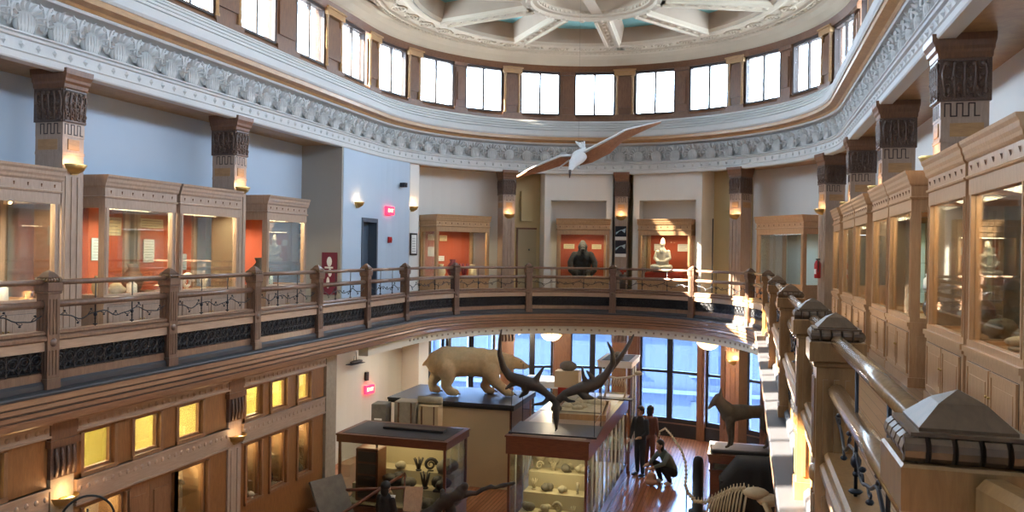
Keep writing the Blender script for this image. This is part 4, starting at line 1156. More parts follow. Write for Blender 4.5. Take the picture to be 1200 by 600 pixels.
# ================================================================== OUTSIDE
m = MB(); m.use('snow'); m.b(-80, 80, 27, 120, -9.2, -9); g = m.build('ground_outside'); struct(g)
t = thing('building', 'long blue-grey masonry building seen through the ground floor windows', 'building', (-6, 44, -9))
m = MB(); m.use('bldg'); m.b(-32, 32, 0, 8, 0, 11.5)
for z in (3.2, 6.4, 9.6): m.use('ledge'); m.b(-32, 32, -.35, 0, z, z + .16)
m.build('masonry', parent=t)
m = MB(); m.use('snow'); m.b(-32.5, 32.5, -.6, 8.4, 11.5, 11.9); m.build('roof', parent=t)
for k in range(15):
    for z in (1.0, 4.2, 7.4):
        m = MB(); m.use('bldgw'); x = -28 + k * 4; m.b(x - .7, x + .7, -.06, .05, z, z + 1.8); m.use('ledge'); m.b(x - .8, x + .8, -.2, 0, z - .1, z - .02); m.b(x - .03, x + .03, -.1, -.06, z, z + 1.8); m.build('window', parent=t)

# ================================================================== BODIES
def blob(name, chains, vox, mat, parent=None, smooth=6):
    """one continuous skin: tapered chains of spheres fused by voxel remeshing"""
    m = MB(); m.use(mat)
    for ch in chains:
        for i in range(len(ch) - 1):
            a, b = ch[i], ch[i + 1]
            d = (Vector(a[:3]) - Vector(b[:3])).length; n = max(1, int(d / (min(a[3], b[3]) * .45)))
            for k in range(n + (1 if i == len(ch) - 2 else 0)):
                t = k / n; p = [a[q] + (b[q] - a[q]) * t for q in range(4)]
                s = [(a[4][q] + (b[4][q] - a[4][q]) * t) for q in range(3)] if len(a) > 4 and len(b) > 4 else (1, 1, 1)
                m.ell(p[:3], (p[3] * s[0], p[3] * s[1], p[3] * s[2]), 10, 7)
    o = m.build(name, fix=False)
    md = o.modifiers.new('r', 'REMESH'); md.mode = 'VOXEL'; md.voxel_size = vox; md.use_smooth_shade = True
    sm = o.modifiers.new('s', 'SMOOTH'); sm.iterations = smooth; sm.factor = .5
    dg = bpy.context.evaluated_depsgraph_get(); dg.update()
    me = bpy.data.meshes.new_from_object(o.evaluated_get(dg)); o.modifiers.clear(); o.data = me
    me.materials.clear(); me.materials.append(M[mat])
    for p in me.polygons: p.use_smooth = True; p.material_index = 0
    if parent is not None: o.parent = parent
    return o
W = lambda *a: a
# --- polar bear, head to +x, feet at z=0
def bear():
    e = (1.0, .82, 1.05)
    ch = [[(-.80, 0, .78, .34, (1, .95, 1)), (-.62, 0, .80, .41, (1, .92, 1)), (-.2, 0, .82, .40, (1, .92, .98)), (.25, 0, .80, .38, (1, .88, 1)), (.55, 0, .80, .35, (1, .85, 1)), (.82, 0, .80, .26, (1, .8, 1)), (1.02, 0, .80, .19), (1.12, 0, .80, .155)],
          [(1.10, 0, .82, .15, (1, .95, 1)), (1.22, 0, .80, .12, (1, .95, 1)), (1.36, 0, .74, .075), (1.44, 0, .715, .06)],
          [(1.20, 0, .70, .07), (1.38, 0, .665, .04)],
          [(1.08, .11, .94, .035), (1.07, .12, .97, .035)], [(1.08, -.11, .94, .035), (1.07, -.12, .97, .035)]]
    # near hind leg, far hind leg, near fore leg, far fore leg
    ch += [[(-.62, -.2, .70, .27), (-.56, -.22, .45, .19), (-.62, -.22, .26, .13), (-.52, -.22, .10, .11), (-.36, -.22, .07, .09)],
           [(-.80, .2, .68, .25), (-.88, .22, .42, .17), (-1.0, .22, .24, .11), (-.98, .22, .09, .10), (-.84, .22, .06, .09)],
           [(.50, -.2, .62, .23), (.60, -.22, .38, .15), (.80, -.22, .20, .125), (.92, -.22, .08, .10), (1.03, -.22, .06, .085)],
           [(.42, .2, .62, .22), (.44, .22, .35, .14), (.34, .22, .18, .11), (.42, .22, .07, .10), (.55, .22, .05, .085)],
           [(-1.12, 0, .80, .06), (-1.2, 0, .72, .045)]]
    return ch
t = thing('polar_bear', 'mounted cream polar bear walking on the tall tan plinth', 'polar bear', (-6.68, 19.58, -2.045), .30)
blob('body', bear(), .028, 'bear', t, 8)
m = MB(); m.use('black'); m.ell((1.475, 0, .735), (.035, .04, .03), 8, 6); m.build('nose', parent=t)
for sy in (-1, 1): m = MB(); m.use('black'); m.ell((1.27, sy * .085, .84), (.02, .016, .018), 6, 5); m.build('eye', parent=t)
for (x, y) in ((-.33, -.22), (-.8, .22), (1.08, -.22), (.6, .22)):
    m = MB(); m.use('black')
    for k in range(4): m.tube([(x + .02, y - .06 + k * .04, .05), (x + .08, y - .065 + k * .043, .02)], [.012, .004], 5)
    m.build('claws', parent=t)
# plinth
t = thing('plinth', 'tall tan box plinth with a black slab top under the polar bear', 'plinth', (-6.9, 19.5, GF), .0)
m = MB(); m.use('plinth'); m.b(-1.35, 1.55, -.88, .75, 0, 1.9); m.use('mahog'); m.b(1.55, 1.60, -.90, .77, 0, 1.9); m.build('box', parent=t)
m = MB(); m.use('slate'); m.b(-1.6, 1.66, -.95, 1.15, 1.975, 2.03); m.use('black'); m.b(-.82, 1.66, -.96, 1.15, 1.9, 1.975); m.b(-1.6, -.82, -.9, 1.15, 1.9, 1.975); m.build('slab', parent=t)

# --- coyote looking to the left, head raised (faces -x)
t = thing('coyote', 'mounted grey-brown coyote with raised head on the right-hand case', 'coyote', (-.02, 16.62, -2.20), .28)
ch = [[(-.28, 0, .66, .165, (1, .75, 1.1)), (-.05, 0, .69, .155, (1, .72, 1.05)), (.2, 0, .70, .13, (1, .7, 1)), (.44, 0, .71, .135, (1, .75, 1))],
      [(-.30, 0, .72, .16), (-.42, 0, .84, .125), (-.48, 0, .94, .10)],
      [(-.48, 0, .96, .098), (-.55, 0, .90, .07), (-.62, 0, .82, .042), (-.67, 0, .76, .026)],
      [(-.43, .055, 1.03, .038), (-.42, .065, 1.10, .026), (-.41, .07, 1.17, .010)], [(-.45, -.055, 1.03, .038), (-.45, -.065, 1.10, .026), (-.45, -.07, 1.17, .010)],
      [(-.28, -.08, .56, .085), (-.30, -.08, .36, .045), (-.27, -.08, .19, .033), (-.29, -.08, .045, .030), (-.34, -.08, .024, .026)],
      [(-.20, .08, .56, .085), (-.18, .08, .36, .045), (-.17, .08, .19, .033), (-.18, .08, .045, .030), (-.23, .08, .024, .026)],
      [(.44, -.07, .64, .115), (.37, -.08, .43, .062), (.50, -.08, .27, .036), (.45, -.08, .05, .030), (.40, -.08, .024, .026)],
      [(.46, .07, .64, .115), (.48, .08, .43, .062), (.60, .08, .28, .036), (.56, .08, .05, .030), (.51, .08, .024, .026)],
      [(.55, 0, .75, .055), (.64, 0, .60, .065), (.68, 0, .42, .06), (.68, 0, .28, .028)]]
blob('body', ch, .014, 'wolf', t, 4)
m = MB(); m.use('black'); m.ell((-.69, 0, .745), (.018, .018, .015), 6, 5); m.build('nose', parent=t)
for sy in (-1, 1): m = MB(); m.use('black'); m.ell((-.565, sy * .052, .925), (.011, .009, .011), 6, 4); m.build('eye', parent=t)

# --- gorilla, upper body facing the hall (-y local)
loc, rz = frame(-12.7, 6.05, .81)
t = thing('gorilla', 'black stuffed gorilla sitting in the left middle back case', 'gorilla', loc, rz); t.scale = (.93, .93, .90)
ch = [[(0, .05, .18, .26, (1.1, .9, 1)), (0, .05, .45, .27, (1.15, .85, 1)), (0, .02, .72, .25, (1.3, .8, 1)), (0, -.03, .92, .16), (0, -.06, 1.05, .14)],
      [(0, -.10, 1.06, .165, (1.05, 1, 1.1)), (0, -.08, 1.20, .10)], [(0, -.20, 1.00, .10), (0, -.25, .95, .08)],
      [(-.26, 0, .78, .13), (-.40, -.08, .52, .11), (-.40, -.20, .26, .09), (-.28, -.28, .12, .075)],
      [(.26, 0, .78, .13), (.40, -.08, .52, .11), (.40, -.20, .26, .09), (.28, -.28, .12, .075)],
      [(-.14, -.05, .14, .14), (-.26, -.28, .16, .11), (-.2, -.34, .05, .07)], [(.14, -.05, .14, .14), (.26, -.28, .16, .11), (.2, -.34, .05, .07)]]
for sx in (-1, 1):
    for k in range(4): ch.append([(sx * (.25 + k * .025), -.32, .10 - k * .01, .018), (sx * (.23 + k * .025), -.36, .06, .015)])
o = blob('body', ch, .022, 'blackfur', t, 4)
m = MB(); m.use('black'); m.ell((0, -.305, .965), (.075, .04, .06), 10, 6); m.ell((0, -.25, 1.07), (.07, .035, .025), 8, 5); m.build('face', parent=t)
for sx in (-1, 1): m = MB(); m.use('black'); m.ell((sx * .05, -.262, 1.04), (.014, .012, .012), 6, 5); m.build('eye', parent=t)

# --- white seated statue
loc, rz = frame(11.2, 5.95, .81)
t = thing('plinth_block', 'red-draped block under the white statue', 'stand', loc, rz); m = MB(); m.use('redcloth'); m.bev(-.5, .55, -.18, .28, 0, .22, .03); m.bev(-.2, .62, -.24, .26, 0, .16, .03); m.build('cloth', parent=t)
m = MB(); m.use('dark'); m.bev(-.25, .25, -.15, .2, .22, .28, .01); m.build('board', parent=t)
loc, rz = frame(11.2, 5.95, 1.09)
t = thing('statue', 'white seated figure statue in the right middle back case', 'statue', loc, rz)
ch = [[(0, .02, .14, .17, (1.1, .8, 1)), (0, .02, .38, .16, (1.2, .8, 1)), (0, 0, .56, .12, (1.5, .8, 1)), (0, -.01, .68, .06), (0, -.02, .74, .055)],
      [(0, -.02, .80, .085, (1, 1, 1.2)), (0, 0, .88, .07), (0, 0, .95, .035)],
      [(-.17, 0, .55, .07), (-.23, -.04, .36, .055), (-.12, -.15, .26, .045), (-.03, -.18, .26, .035)],
      [(.17, 0, .55, .07), (.23, -.04, .36, .055), (.12, -.15, .26, .045), (.03, -.18, .26, .035)],
      [(-.1, 0, .1, .11), (-.26, -.12, .09, .09), (-.05, -.22, .07, .07)], [(.1, 0, .1, .11), (.26, -.12, .09, .09), (.05, -.22, .07, .07)],
      [(0, -.105, .78, .018), (0, -.11, .765, .02)]]
blob('figure', ch, .016, 'statue', t, 3)

# --- seabird gliding: wings spread in the plane facing the camera
t = thing('seabird', 'mounted white and brown seabird gliding on wires below the cornice', 'bird', (-3.05, 15, 3.36), TH)
ch = [[(.16, .28, .14, .05), (.11, .12, .09, .11), (.0, -.1, .0, .135), (-.10, -.30, -.12, .095), (-.15, -.42, -.20, .06)],
      [(-.15, -.44, -.22, .058), (-.18, -.52, -.27, .045), (-.19, -.56, -.30, .03)]]
o = blob('body', ch, .014, 'feather', t, 4)
def wing(sg, pts, mat, nm):
    # pts: (x, y_leading, z, chord, thickness)
    m = MB(); m.use(mat); vs = []; fs = []; K = 8
    for (x, y, z, c, th) in pts:
        for k in range(K):
            a = 2 * PI * k / K
            vs.append((x, y + c * (.5 - .5 * math.cos(a)), z + th * math.sin(a) - .62 * c * (.5 - .5 * math.cos(a))))
    for i in range(len(pts) - 1):
        for k in range(K): fs.append((i * K + k, i * K + (k + 1) % K, (i + 1) * K + (k + 1) % K, (i + 1) * K + k))
    fs += [tuple(range(K)), tuple((len(pts) - 1) * K + k for k in range(K))]
    m.add(vs, fs, True)
    return m
wl = [(-.05, -.10, .02, .28, .035), (-.35, -.18, .0, .26, .03), (-.62, -.20, -.12, .22, .022), (-.9, -.10, -.24, .15, .015), (-1.15, .05, -.37, .05, .006)]
wr = [(.05, -.10, .06, .30, .035), (.28, -.2, .18, .40, .03), (.62, -.22, .36, .40, .025), (.85, -.16, .50, .26, .018), (1.15, 0, .60, .16, .012), (1.58, .18, .73, .04, .005)]
w1 = wing(-1, wl, 'featherb', 'w'); w1.use('feather'); w1.tube([(p[0], p[1], p[2] + .01) for p in wl], [.03, .026, .022, .016, .006], 6); w1.build('wing', parent=t)
w2 = wing(1, wr, 'featherb', 'w'); w2.use('feather'); w2.tube([(p[0], p[1], p[2] + .01) for p in wr], [.03, .028, .024, .02, .014, .005], 6)
w2.use('feather')
w2.build('wing', parent=t)
m = MB(); m.use('dark'); m.tube([(-.19, -.57, -.30), (-.195, -.61, -.37), (-.20, -.62, -.44)], [.028, .02, .008], 7); m.build('bill', parent=t)
m = MB(); m.use('feather')
for k in range(-2, 3): m.tube([(.14, .26, .14), (.06 + k * .04, .42, .34 + .01 * abs(k))], [.035, .014], 6)
m.build('tail', parent=t)
for sx in (-1, 1): m = MB(); m.use('feather'); m.tube([(sx * .05 - .12, -.1, -.06), (sx * .12 - .24, -.14, -.20), (sx * .12 - .28, -.18, -.25)], [.02, .014, .008], 6); m.build('foot', parent=t)
m = MB(); m.use('iron'); m.tube([(0, 0, .08), (0, 0, ZC - 3.36)], .0015, 4); m.build('hanging_wire', parent=t)

# --- giant deer skull and antlers on the long case
t = thing('antlered_skull', 'dark skull with very wide antlers standing on the front of the long glass case', 'skull', (-3.58, 15.75, -2.0), TH)
ch = [[(0, -.05, .60, .085, (1, 1, 1)), (0, -.12, .48, .085, (.9, 1, 1)), (0, -.20, .33, .06, (.9, 1, 1)), (0, -.26, .20, .038), (0, -.28, .15, .03)],
      [(-.06, -.03, .63, .045), (.06, -.03, .63, .045)], [(-.085, -.1, .52, .03), (-.085, -.12, .50, .03)], [(.085, -.1, .52, .03), (.085, -.12, .50, .03)]]
sk = blob('skull', ch, .014, 'boned', t, 2)
F_ = (1, .55, 1)
left_antler = [[(-.05, -.03, .66, .05), (-.22, 0, .80, .05), (-.36, .02, .90, .065), (-.52, .04, .96, .09), (-.72, .05, 1.02, .085), (-.92, .04, 1.10, .06), (-1.05, .02, 1.27, .045), (-1.13, -.02, 1.55, .034), (-1.13, -.06, 1.85, .02), (-1.10, -.08, 2.04, .009)],
               [(-.44, .03, .95, .06), (-.36, .0, 1.12, .03), (-.25, -.04, 1.32, .011)],
               [(-.62, .04, .98, .07), (-.60, .02, .80, .04), (-.72, 0, .70, .012)],
               [(-.12, -.03, .72, .035), (-.26, -.12, .60, .024), (-.46, -.16, .58, .011)],
               [(-.78, .04, 1.02, .06), (-.90, .02, .93, .03), (-1.0, .0, .86, .012)]]
right_antler = [[(.05, -.03, .66, .05), (.18, 0, .78, .05), (.40, .02, .86, .065), (.60, .04, .92, .09), (.82, .05, 1.0, .085), (.98, .03, 1.16, .05), (1.12, 0, 1.40, .04), (1.10, -.04, 1.62, .028), (1.0, -.06, 1.82, .010)],
                [(.86, .05, 1.03, .07), (1.02, .1, 1.18, .04), (1.22, .14, 1.42, .034), (1.38, .16, 1.64, .028), (1.50, .16, 1.86, .02), (1.54, .14, 1.95, .012)],
                [(.62, .03, .94, .05), (.54, 0, 1.12, .026), (.50, -.04, 1.32, .010)],
                [(.78, .03, 1.0, .05), (.68, 0, 1.14, .028), (.60, -.02, 1.24, .010)],
                [(.45, .03, .86, .06), (.56, 0, .74, .05), (.74, -.02, .70, .012)],
                [(.12, -.03, .72, .035), (.24, -.12, .66, .022), (.36, -.16, .66, .010)]]
for an in (left_antler, right_antler):
    blob('antler', [[(p[0], p[1], p[2], p[3] * 1.45 + .006) for p in c] for c in an], .016, 'boned', sk, 2)
m = MB(); m.use('iron'); m.tube([(0, 0, 0), (0, -.02, .55)], .012, 6); m.build('stand_rod', parent=t)
# thin rod frame around the skull
t = thing('rod_frame', 'open box frame of thin black rods around the antlered skull', 'frame', (-3.6, 15.95, -2.0), .05)
m = MB(); m.use('black')
x0, x1, y0, y1 = -.82, .82, -.5, .5
m.b(x0 - .05, x1 + .05, y0 - .04, y1 + .04, 0, .035); m.build('tray', parent=t)
m = MB(); m.use('black')
for x in (x0, x1):
    for y in (y0, y1): m.tube([(x, y, .03), (x, y, 1.24 if y > 0 else .9)], .008, 5)
for z in (.30,):
    m.tube([(x1, y0, z), (x1, y1, z)], .006, 5); m.tube([(x0, y1, z), (x1, y1, z)], .006, 5)
m.build('rods', parent=t)
m = MB(); m.use('cglass'); m.b(x0, x1, y0 - .003, y0 + .001, .04, .9); m.build('front_pane', parent=t)

# ================================================================== GLASS CASES ON THE GROUND FLOOR
def floor_case(name, label, x0, x1, y0, y1, z0, z1, bars_y, topmat='mahog', side='wall_w', base=.55, rz=0, lid=.17, post=.05, inner='beigep', light=10, bars_x=0, top='slate'):
    cx, cy = (x0 + x1) / 2, (y0 + y1) / 2; w, d, h = x1 - x0, y1 - y0, z1 - z0
    t = thing(name, label, 'display case', (cx, cy, z0), rz)
    X, Y = w / 2, d / 2
    m = MB(); m.use('mahog'); m.b(-X, X, -Y, Y, 0, base); m.b(-X - .02, X + .02, -Y - .02, Y + .02, base - .04, base); m.b(-X - .02, X + .02, -Y - .02, Y + .02, 0, .1); m.build('base', parent=t)
    m = MB(); m.use(topmat)
    m.b(-X - .03, X + .03, -Y - .03, Y + .03, h - lid, h - .03); m.b(-X - .05, X + .05, -Y - .05, Y + .05, h - .035, h); m.use(top); m.b(-X + .06, X - .06, -Y + .06, Y - .06, h, h + .006); m.build('lid', parent=t)
    for sx in (-1, 1):
        for sy in (-1, 1): m = MB(); m.use('mahog'); m.b(sx * X, sx * (X - post), sy * Y, sy * (Y - post), base, h - lid); m.build('corner_post', parent=t)
    for sx in (-1, 1):
        for k in range(1, bars_y): y = -Y + k * d / bars_y; m = MB(); m.use(side); m.b(sx * X - .012, sx * X + .012, y - .018, y + .018, base, h - lid); m.build('glazing_bar', parent=t)
    for (a, b, c, e) in ((-X + post, X - post, -Y + .01, -Y + .016), (-X + post, X - post, Y - .016, Y - .01), (-X + .01, -X + .016, -Y + post, Y - post), (X - .016, X - .01, -Y + post, Y - post)):
        g = MB(); g.use('cglass'); g.b(a, b, c, e, base, h - lid); g.build('pane', parent=t)
    if inner:
        g = MB(); g.use(inner); g.b(-X + .08, X - .08, -Y + .08, Y - .08, base, base + .03); g.build('display_floor', parent=t)
    if light:
        L = bpy.data.lights.new('case_light', 'AREA'); L.shape = 'RECTANGLE'; L.size = w * .8; L.size_y = d * .7; L.energy = light; L.color = (1, .80, .46)
        o = bpy.data.objects.new('case_light', L); C.objects.link(o); o.parent = t; o.location = (0, 0, h - lid - .02)
    return t
LZ = -2.0
long = floor_case('long_glass_case', 'long mahogany glass case with pale glazing bars carrying the antlered skull', -4.42, -2.84, 15.25, 20.6, GF, LZ, 9, base=.35, light=0, inner='beigep', lid=.36, top='case')
for k in range(3):
    L = bpy.data.lights.new('case_light', 'AREA'); L.shape = 'RECTANGLE'; L.size = 1.2; L.size_y = 1; L.energy = 8; L.color = (1, .84, .5)
    o = bpy.data.objects.new('case_light', L); C.objects.link(o); o.parent = long; o.location = (0, -2.1 + k * 2.1, 1.7)
# tiers of rocks inside its front end
m = MB(); m.use('beigep')
for k in range(3): m.b(-.62, .62, -2.5 + k * .42, -2.1 + k * .42, .38, .55 + k * .30)
m.build('stepped_stand', parent=long)
rn = random.Random(5)
for k in range(3):
    for q in range(4):
        x = -3.63 - .45 + q * .3; y = 17.925 - 2.3 + k * .42; z = GF + .55 + k * .30
        specimen((x, y, z), ['rock', 'rock', 'shell', 'coral'][(k * 3 + q) % 4], .2 + rn.random() * .07, '%s on the %s step, %s from the left, in the long case' % (['dark rock', 'pale rock', 'coiled fossil', 'branching coral'][(k * 3 + q) % 4], ['lowest', 'middle', 'top'][k], ORD[q]), 'rock' if (k * 3 + q) % 4 < 2 else 'fossil', ['rock', 'rockl', 'rockl', 'bone'][(k * 3 + q) % 4], 'rock and fossil specimens in the long case', rn.random() * 3, k * 7 + q)
m = MB(); m.use('rockl')
for k in range(26): m.ell((rn.uniform(-.6, .6), -1.2 + rn.uniform(-.1, .1), rn.uniform(.6, 1.85)), (.12, .1, .1), 7, 5, Matrix.Rotation(rn.random() * 3, 3, 'X'))
m.b(-.66, .66, -1.15, -1.05, .38, 1.9); m.build('rock_backdrop', parent=long)
# things on its top
t = thing('fossil_slab', 'tan rough slab leaning in a tray on top of the long case', 'fossil', (-3.45, 18.0, LZ + .006), .1)
m = MB(); m.use('rockl'); m.bev(-.5, .45, -.8, .8, .02, .16, .05)
for k in range(14): m.ell((rn.uniform(-.4, .35), rn.uniform(-.7, .7), .16), (.14, .12, .09), 7, 4)
m.build('slab', parent=t); m = MB(); m.use('oak'); m.b(-.6, .55, -.9, .9, 0, .03)
for (a, b, c, e) in ((-.6, -.56, -.9, .9), (.51, .55, -.9, .9), (-.56, .51, -.9, -.86), (-.56, .51, .86, .9)): m.b(a, b, c, e, .03, .12)
m.build('tray', parent=t)
t = thing('skeleton_model', 'small brown mounted skeleton at the far end of the long case top', 'skeleton', (-3.2, 19.9, LZ + .006), 0)
m = MB(); m.use('bone'); m.tube([(-.4, 0, .45), (-.1, 0, .55), (.2, 0, .5), (.5, 0, .55), (.65, 0, .62)], [.02, .03, .035, .03, .02], 7)
for k in range(8): m.tube([(-.1 + k * .06, 0, .53), (-.1 + k * .06, -.12, .42), (-.09 + k * .06, -.05, .32)], .01, 5); m.tube([(-.1 + k * .06, 0, .53), (-.1 + k * .06, .12, .42), (-.09 + k * .06, .05, .32)], .01, 5)
for x in (-.1, .38):
    for s_ in (-1, 1): m.tube([(x, s_ * .06, .48), (x + .05, s_ * .09, .25), (x, s_ * .09, .03), (x + .06, s_ * .09, .02)], [.018, .014, .012, .01], 6)
m.ell((.72, 0, .66), (.1, .05, .06), 8, 6); m.use('dark'); m.b(-.3, .6, -.15, .15, 0, .02); m.build('bones', parent=t)
t = floor_case('tall_glass_case', 'taller glass case with a white top beyond the long case', -3.62, -2.8, 20.9, 22.4, GF, -1.2, 3, topmat='wall_w', light=8, base=.6)
g = MB(); g.use('cglass'); g.b(-.36, .36, -.7, .7, 1.4, 1.412); g.build('glass_shelf', parent=t)
for k in range(3): specimen((-3.2, 21.2 + k * .4, GF + .63), 'skull', .34, 'pale skull on the floor of the white-topped case, %s from the front' % ORD[k], 'skull', 'bone', 'skulls in the white-topped case', 0, k)
card((-3.2, 21.0, GF + 1.9), 0, .5, .35, 'orange-lit printed panel in the white-topped case', 'papery')
specimen((-3.15, 21.3, -1.194), 'rock', .3, 'dark rock on the white top of the tall glass case', 'rock', 'rock', seed=3)
# smaller case with a red box seen between the antlers
t = floor_case('low_glass_case', 'glass case with a white rim behind the antlers by the windows', -5.9, -4.7, 21.6, 22.6, GF, -1.95, 2, topmat='wall_w', light=6, base=.7)
t = thing('red_box_display', 'tan display box with a dark red front behind the antlers', 'display box', (-4.45, 20.95, LZ - .3)); m = MB(); m.use('plinth'); m.b(-.32, .32, -.2, .2, .36, .78); m.use('redcloth'); m.b(-.22, .22, -.215, -.2, .02, .36); m.use('plinth'); m.b(-.22, .22, -.2, .2, -1.8, .36); m.build('box', parent=t); m = MB(); m.use('rock'); m.ell((0, 0, .9), (.24, .16, .14), 9, 6); m.build('lid_rock', parent=t)
# left mahogany case with terrace of specimens
cl = floor_case('mineral_case', 'mahogany glass case of dark specimens in front of the tan plinth', -8.0, -5.65, 15.1, 16.4, GF, -2.2, 1, base=.45, light=6.5, inner='beigep')
m = MB(); m.use('beigep'); m.b(-1.05, 1.1, .1, .55, .48, 1.05); m.b(-1.05, 1.1, -.25, .1, .48, .78); m.b(-1.1, 1.12, .55, .6, .48, 1.72); m.build('stepped_stand', parent=cl)
k = 0
for q, (x, y, z, s, kd, mt) in enumerate([(-5.95, 15.9, 1.05, .36, 'rock', 'rock'), (-6.3, 15.95, 1.05, .26, 'shell', 'boned'), (-6.55, 15.9, 1.05, .28, 'coral', 'boned'), (-6.95, 15.9, 1.05, .22, 'rock', 'rockl'),
    (-5.95, 15.55, .78, .36, 'rock', 'boned'), (-6.28, 15.6, .78, .34, 'coral', 'boned'), (-6.6, 15.55, .78, .3, 'rock', 'rock'), (-6.95, 15.6, .78, .40, 'rock', 'boned'), (-6.2, 15.3, .48, .3, 'rock', 'rock'), (-7.0, 15.3, .48, .28, 'shell', 'rockl')]):
    specimen((x, y, GF + z), kd, s * 1.2, '%s in the mahogany mineral case, %s step, %s' % ({'rock': 'rough specimen', 'shell': 'coiled shell', 'coral': 'spiky dark specimen'}[kd], ['upper', 'middle', 'front'][0 if z > 1 else (1 if z > .7 else 2)], ['at the right end', 'second from the right', 'third from the right', 'fourth from the right', 'at the right end', 'second from the right', 'third from the right', 'fourth from the right', 'at the right', 'at the left'][q]), 'specimen', mt, 'specimens in the mahogany case', .4 * q, q)
t = thing('drawer_stack', 'dark red small cabinet at the left inside the mahogany case', 'cabinet', (-7.45, 15.5, GF + .48)); m = MB(); m.use('mahog'); m.bev(-.25, .25, -.2, .2, 0, 1.1, .02); m.build('body', parent=t)
for q in range(4): m = MB(); m.use('dark'); m.b(-.2, .2, -.215, -.2, .08 + q * .25, .28 + q * .25); m.build('drawer', parent=t)
specimen((-7.3, 15.45, GF + 1.58), 'coral', .15, 'small dark figure on the cabinet inside the mahogany case', 'specimen', 'boned')
t = thing('roller_blind', 'long black bar lying on top of the mahogany case', 'bar', (-6.7, 15.85, -2.194)); m = MB(); m.use('black'); m.bev(-.6, .75, -.12, .12, 0, .05, .01); m.build('bar', parent=t)
# crates and panels behind that case
for q, (x, y, w_, d_, h_, mt, lab) in enumerate([(-8.05, 17.25, .34, .4, 2.15, 'rock', 'dark grey printed panel box left of the plinth'), (-7.5, 17.5, .5, .45, 2.2, 'stone', 'tan patterned crate between the panel box and the plinth'), (-6.98, 17.6, .48, .4, 2.12, 'plinth', 'tan crate with a rolled top directly left of the plinth')]):
    m = MB(); m.use(mt); m.bev(-w_ / 2, w_ / 2, -d_ / 2, d_ / 2, 0, h_, .015); m.use('papery' if q else 'paper')
    if q == 0:
        for r_ in range(5): m.b(-.1, .08 - .03 * (r_ % 2), -d_ / 2 - .004, -d_ / 2, 1.3 + r_ * .12, 1.34 + r_ * .12)
    else:
        m.use('brown')
        for r_ in (-1, 1): m.b(r_ * w_ * .3 - .015, r_ * w_ * .3 + .015, -d_ / 2 - .01, -d_ / 2, .02, h_ - .02)
    if q == 2:
        m.use('rockl'); m.tube([(-.28, 0, h_ + .09), (.28, 0, h_ + .09)], .09, 10)
    o = m.build(['panel_box', 'crate', 'crate'][q]); o.location = (x, y, GF); o.rotation_euler.z = .1; tag(o, lab, 'box')
# case under the coyote with a black cover
t = floor_case('coyote_case', 'reddish wooden case at the lower right under the coyote', -.62, .5, 16.3, 17.4, GF, -2.3, 1, base=1.5, light=0)
m = MB(); m.use('slate'); m.bev(-.60, .5, -.25, .22, 0, .08, .02); o = m.build('base_board'); o.location = (-.02, 16.62, -2.29); o.rotation_euler.z = .12; tag(o, 'dark board the coyote stands on', 'stand')
t = thing('black_drape', 'heavy black cloth hanging over a box before the coyote case', 'cloth', (.05, 15.75, GF), .05)
m = MB(); m.use('cl_black'); vs = []; NX = 18
prof = [(0, 0), (-.02, .6), (.01, 1.2), (.0, 1.7), (.06, 1.84), (.3, 1.88), (.6, 1.86)]
for i in range(NX + 1):
    x = -.48 + i * .98 / NX
    dz = -.35 * max(0, (-.15 - x)) * 2
    for (y, z) in prof: vs.append((x, y - .25 + .035 * math.sin(i * 1.3) * (1 - z / 2.2), z * (1 + dz) + .01))
K = len(prof); m.add(vs, [(i * K + j, i * K + j + 1, (i + 1) * K + j + 1, (i + 1) * K + j) for i in range(NX) for j in range(K - 1)], True)
m.b(-.46, .48, -.2, .33, 0, 1.5); m.build('cloth', parent=t, fix=False)
t = thing('stanchion', 'tall round-topped black post on the shiny floor', 'post', (-.95, 18.4, GF))
m = MB(); m.use('black'); m.lathe([(0, 0), (.2, 0), (.2, .03), (.12, .05), (.12, 1.08), (.11, 1.16), (.07, 1.22), (0, 1.24)], (0, 0, 0), 16); m.build('column', parent=t)

# --- mounted skeleton with a long curving tail
t = thing('reptile_skeleton', 'mounted pale skeleton with long curved tail at the lower right', 'skeleton', (0, 14.5, GF))
T0 = Matrix.Translation((0, -14.5, -GF))
tail = [(-1.56, 15.6, -1.92), (-1.50, 15.4, -1.74), (-1.39, 15.2, -1.64), (-1.27, 15.0, -1.70), (-1.16, 14.9, -1.82), (-1.05, 14.8, -1.95), (-.98, 14.7, -2.1), (-.96, 14.65, -2.3), (-.97, 14.6, -2.48), (-.92, 14.6, -2.62), (-.80, 14.55, -2.73), (-.62, 14.5, -2.72), (-.45, 14.5, -2.62), (-.3, 14.5, -2.53), (-.15, 14.5, -2.45), (.02, 14.5, -2.42), (.25, 14.45, -2.46), (.5, 14.4, -2.55), (.75, 14.3, -2.7)]
m = MB(T0.copy()); m.use('bone')
def interp(pl, n):
    out = []
    for i in range(len(pl) - 1):
        for k in range(n): out.append(Vector(pl[i]).lerp(Vector(pl[i + 1]), k / n))
    return out + [Vector(pl[-1])]
sp_ = interp(tail, 3)
for i, p in enumerate(sp_):
    f = i / len(sp_); r_ = .016 + .034 * f
    m.ell(p, (r_, r_, r_ * 1.1), 7, 5)
    if i % 1 == 0 and i > 6: m.tube([p, p + Vector((0, 0, r_ * 2.2))], [r_ * .45, r_ * .2], 5)
m.tube(sp_, [.008 + .016 * i / len(sp_) for i in range(len(sp_))], 6); m.build('spine', parent=t)
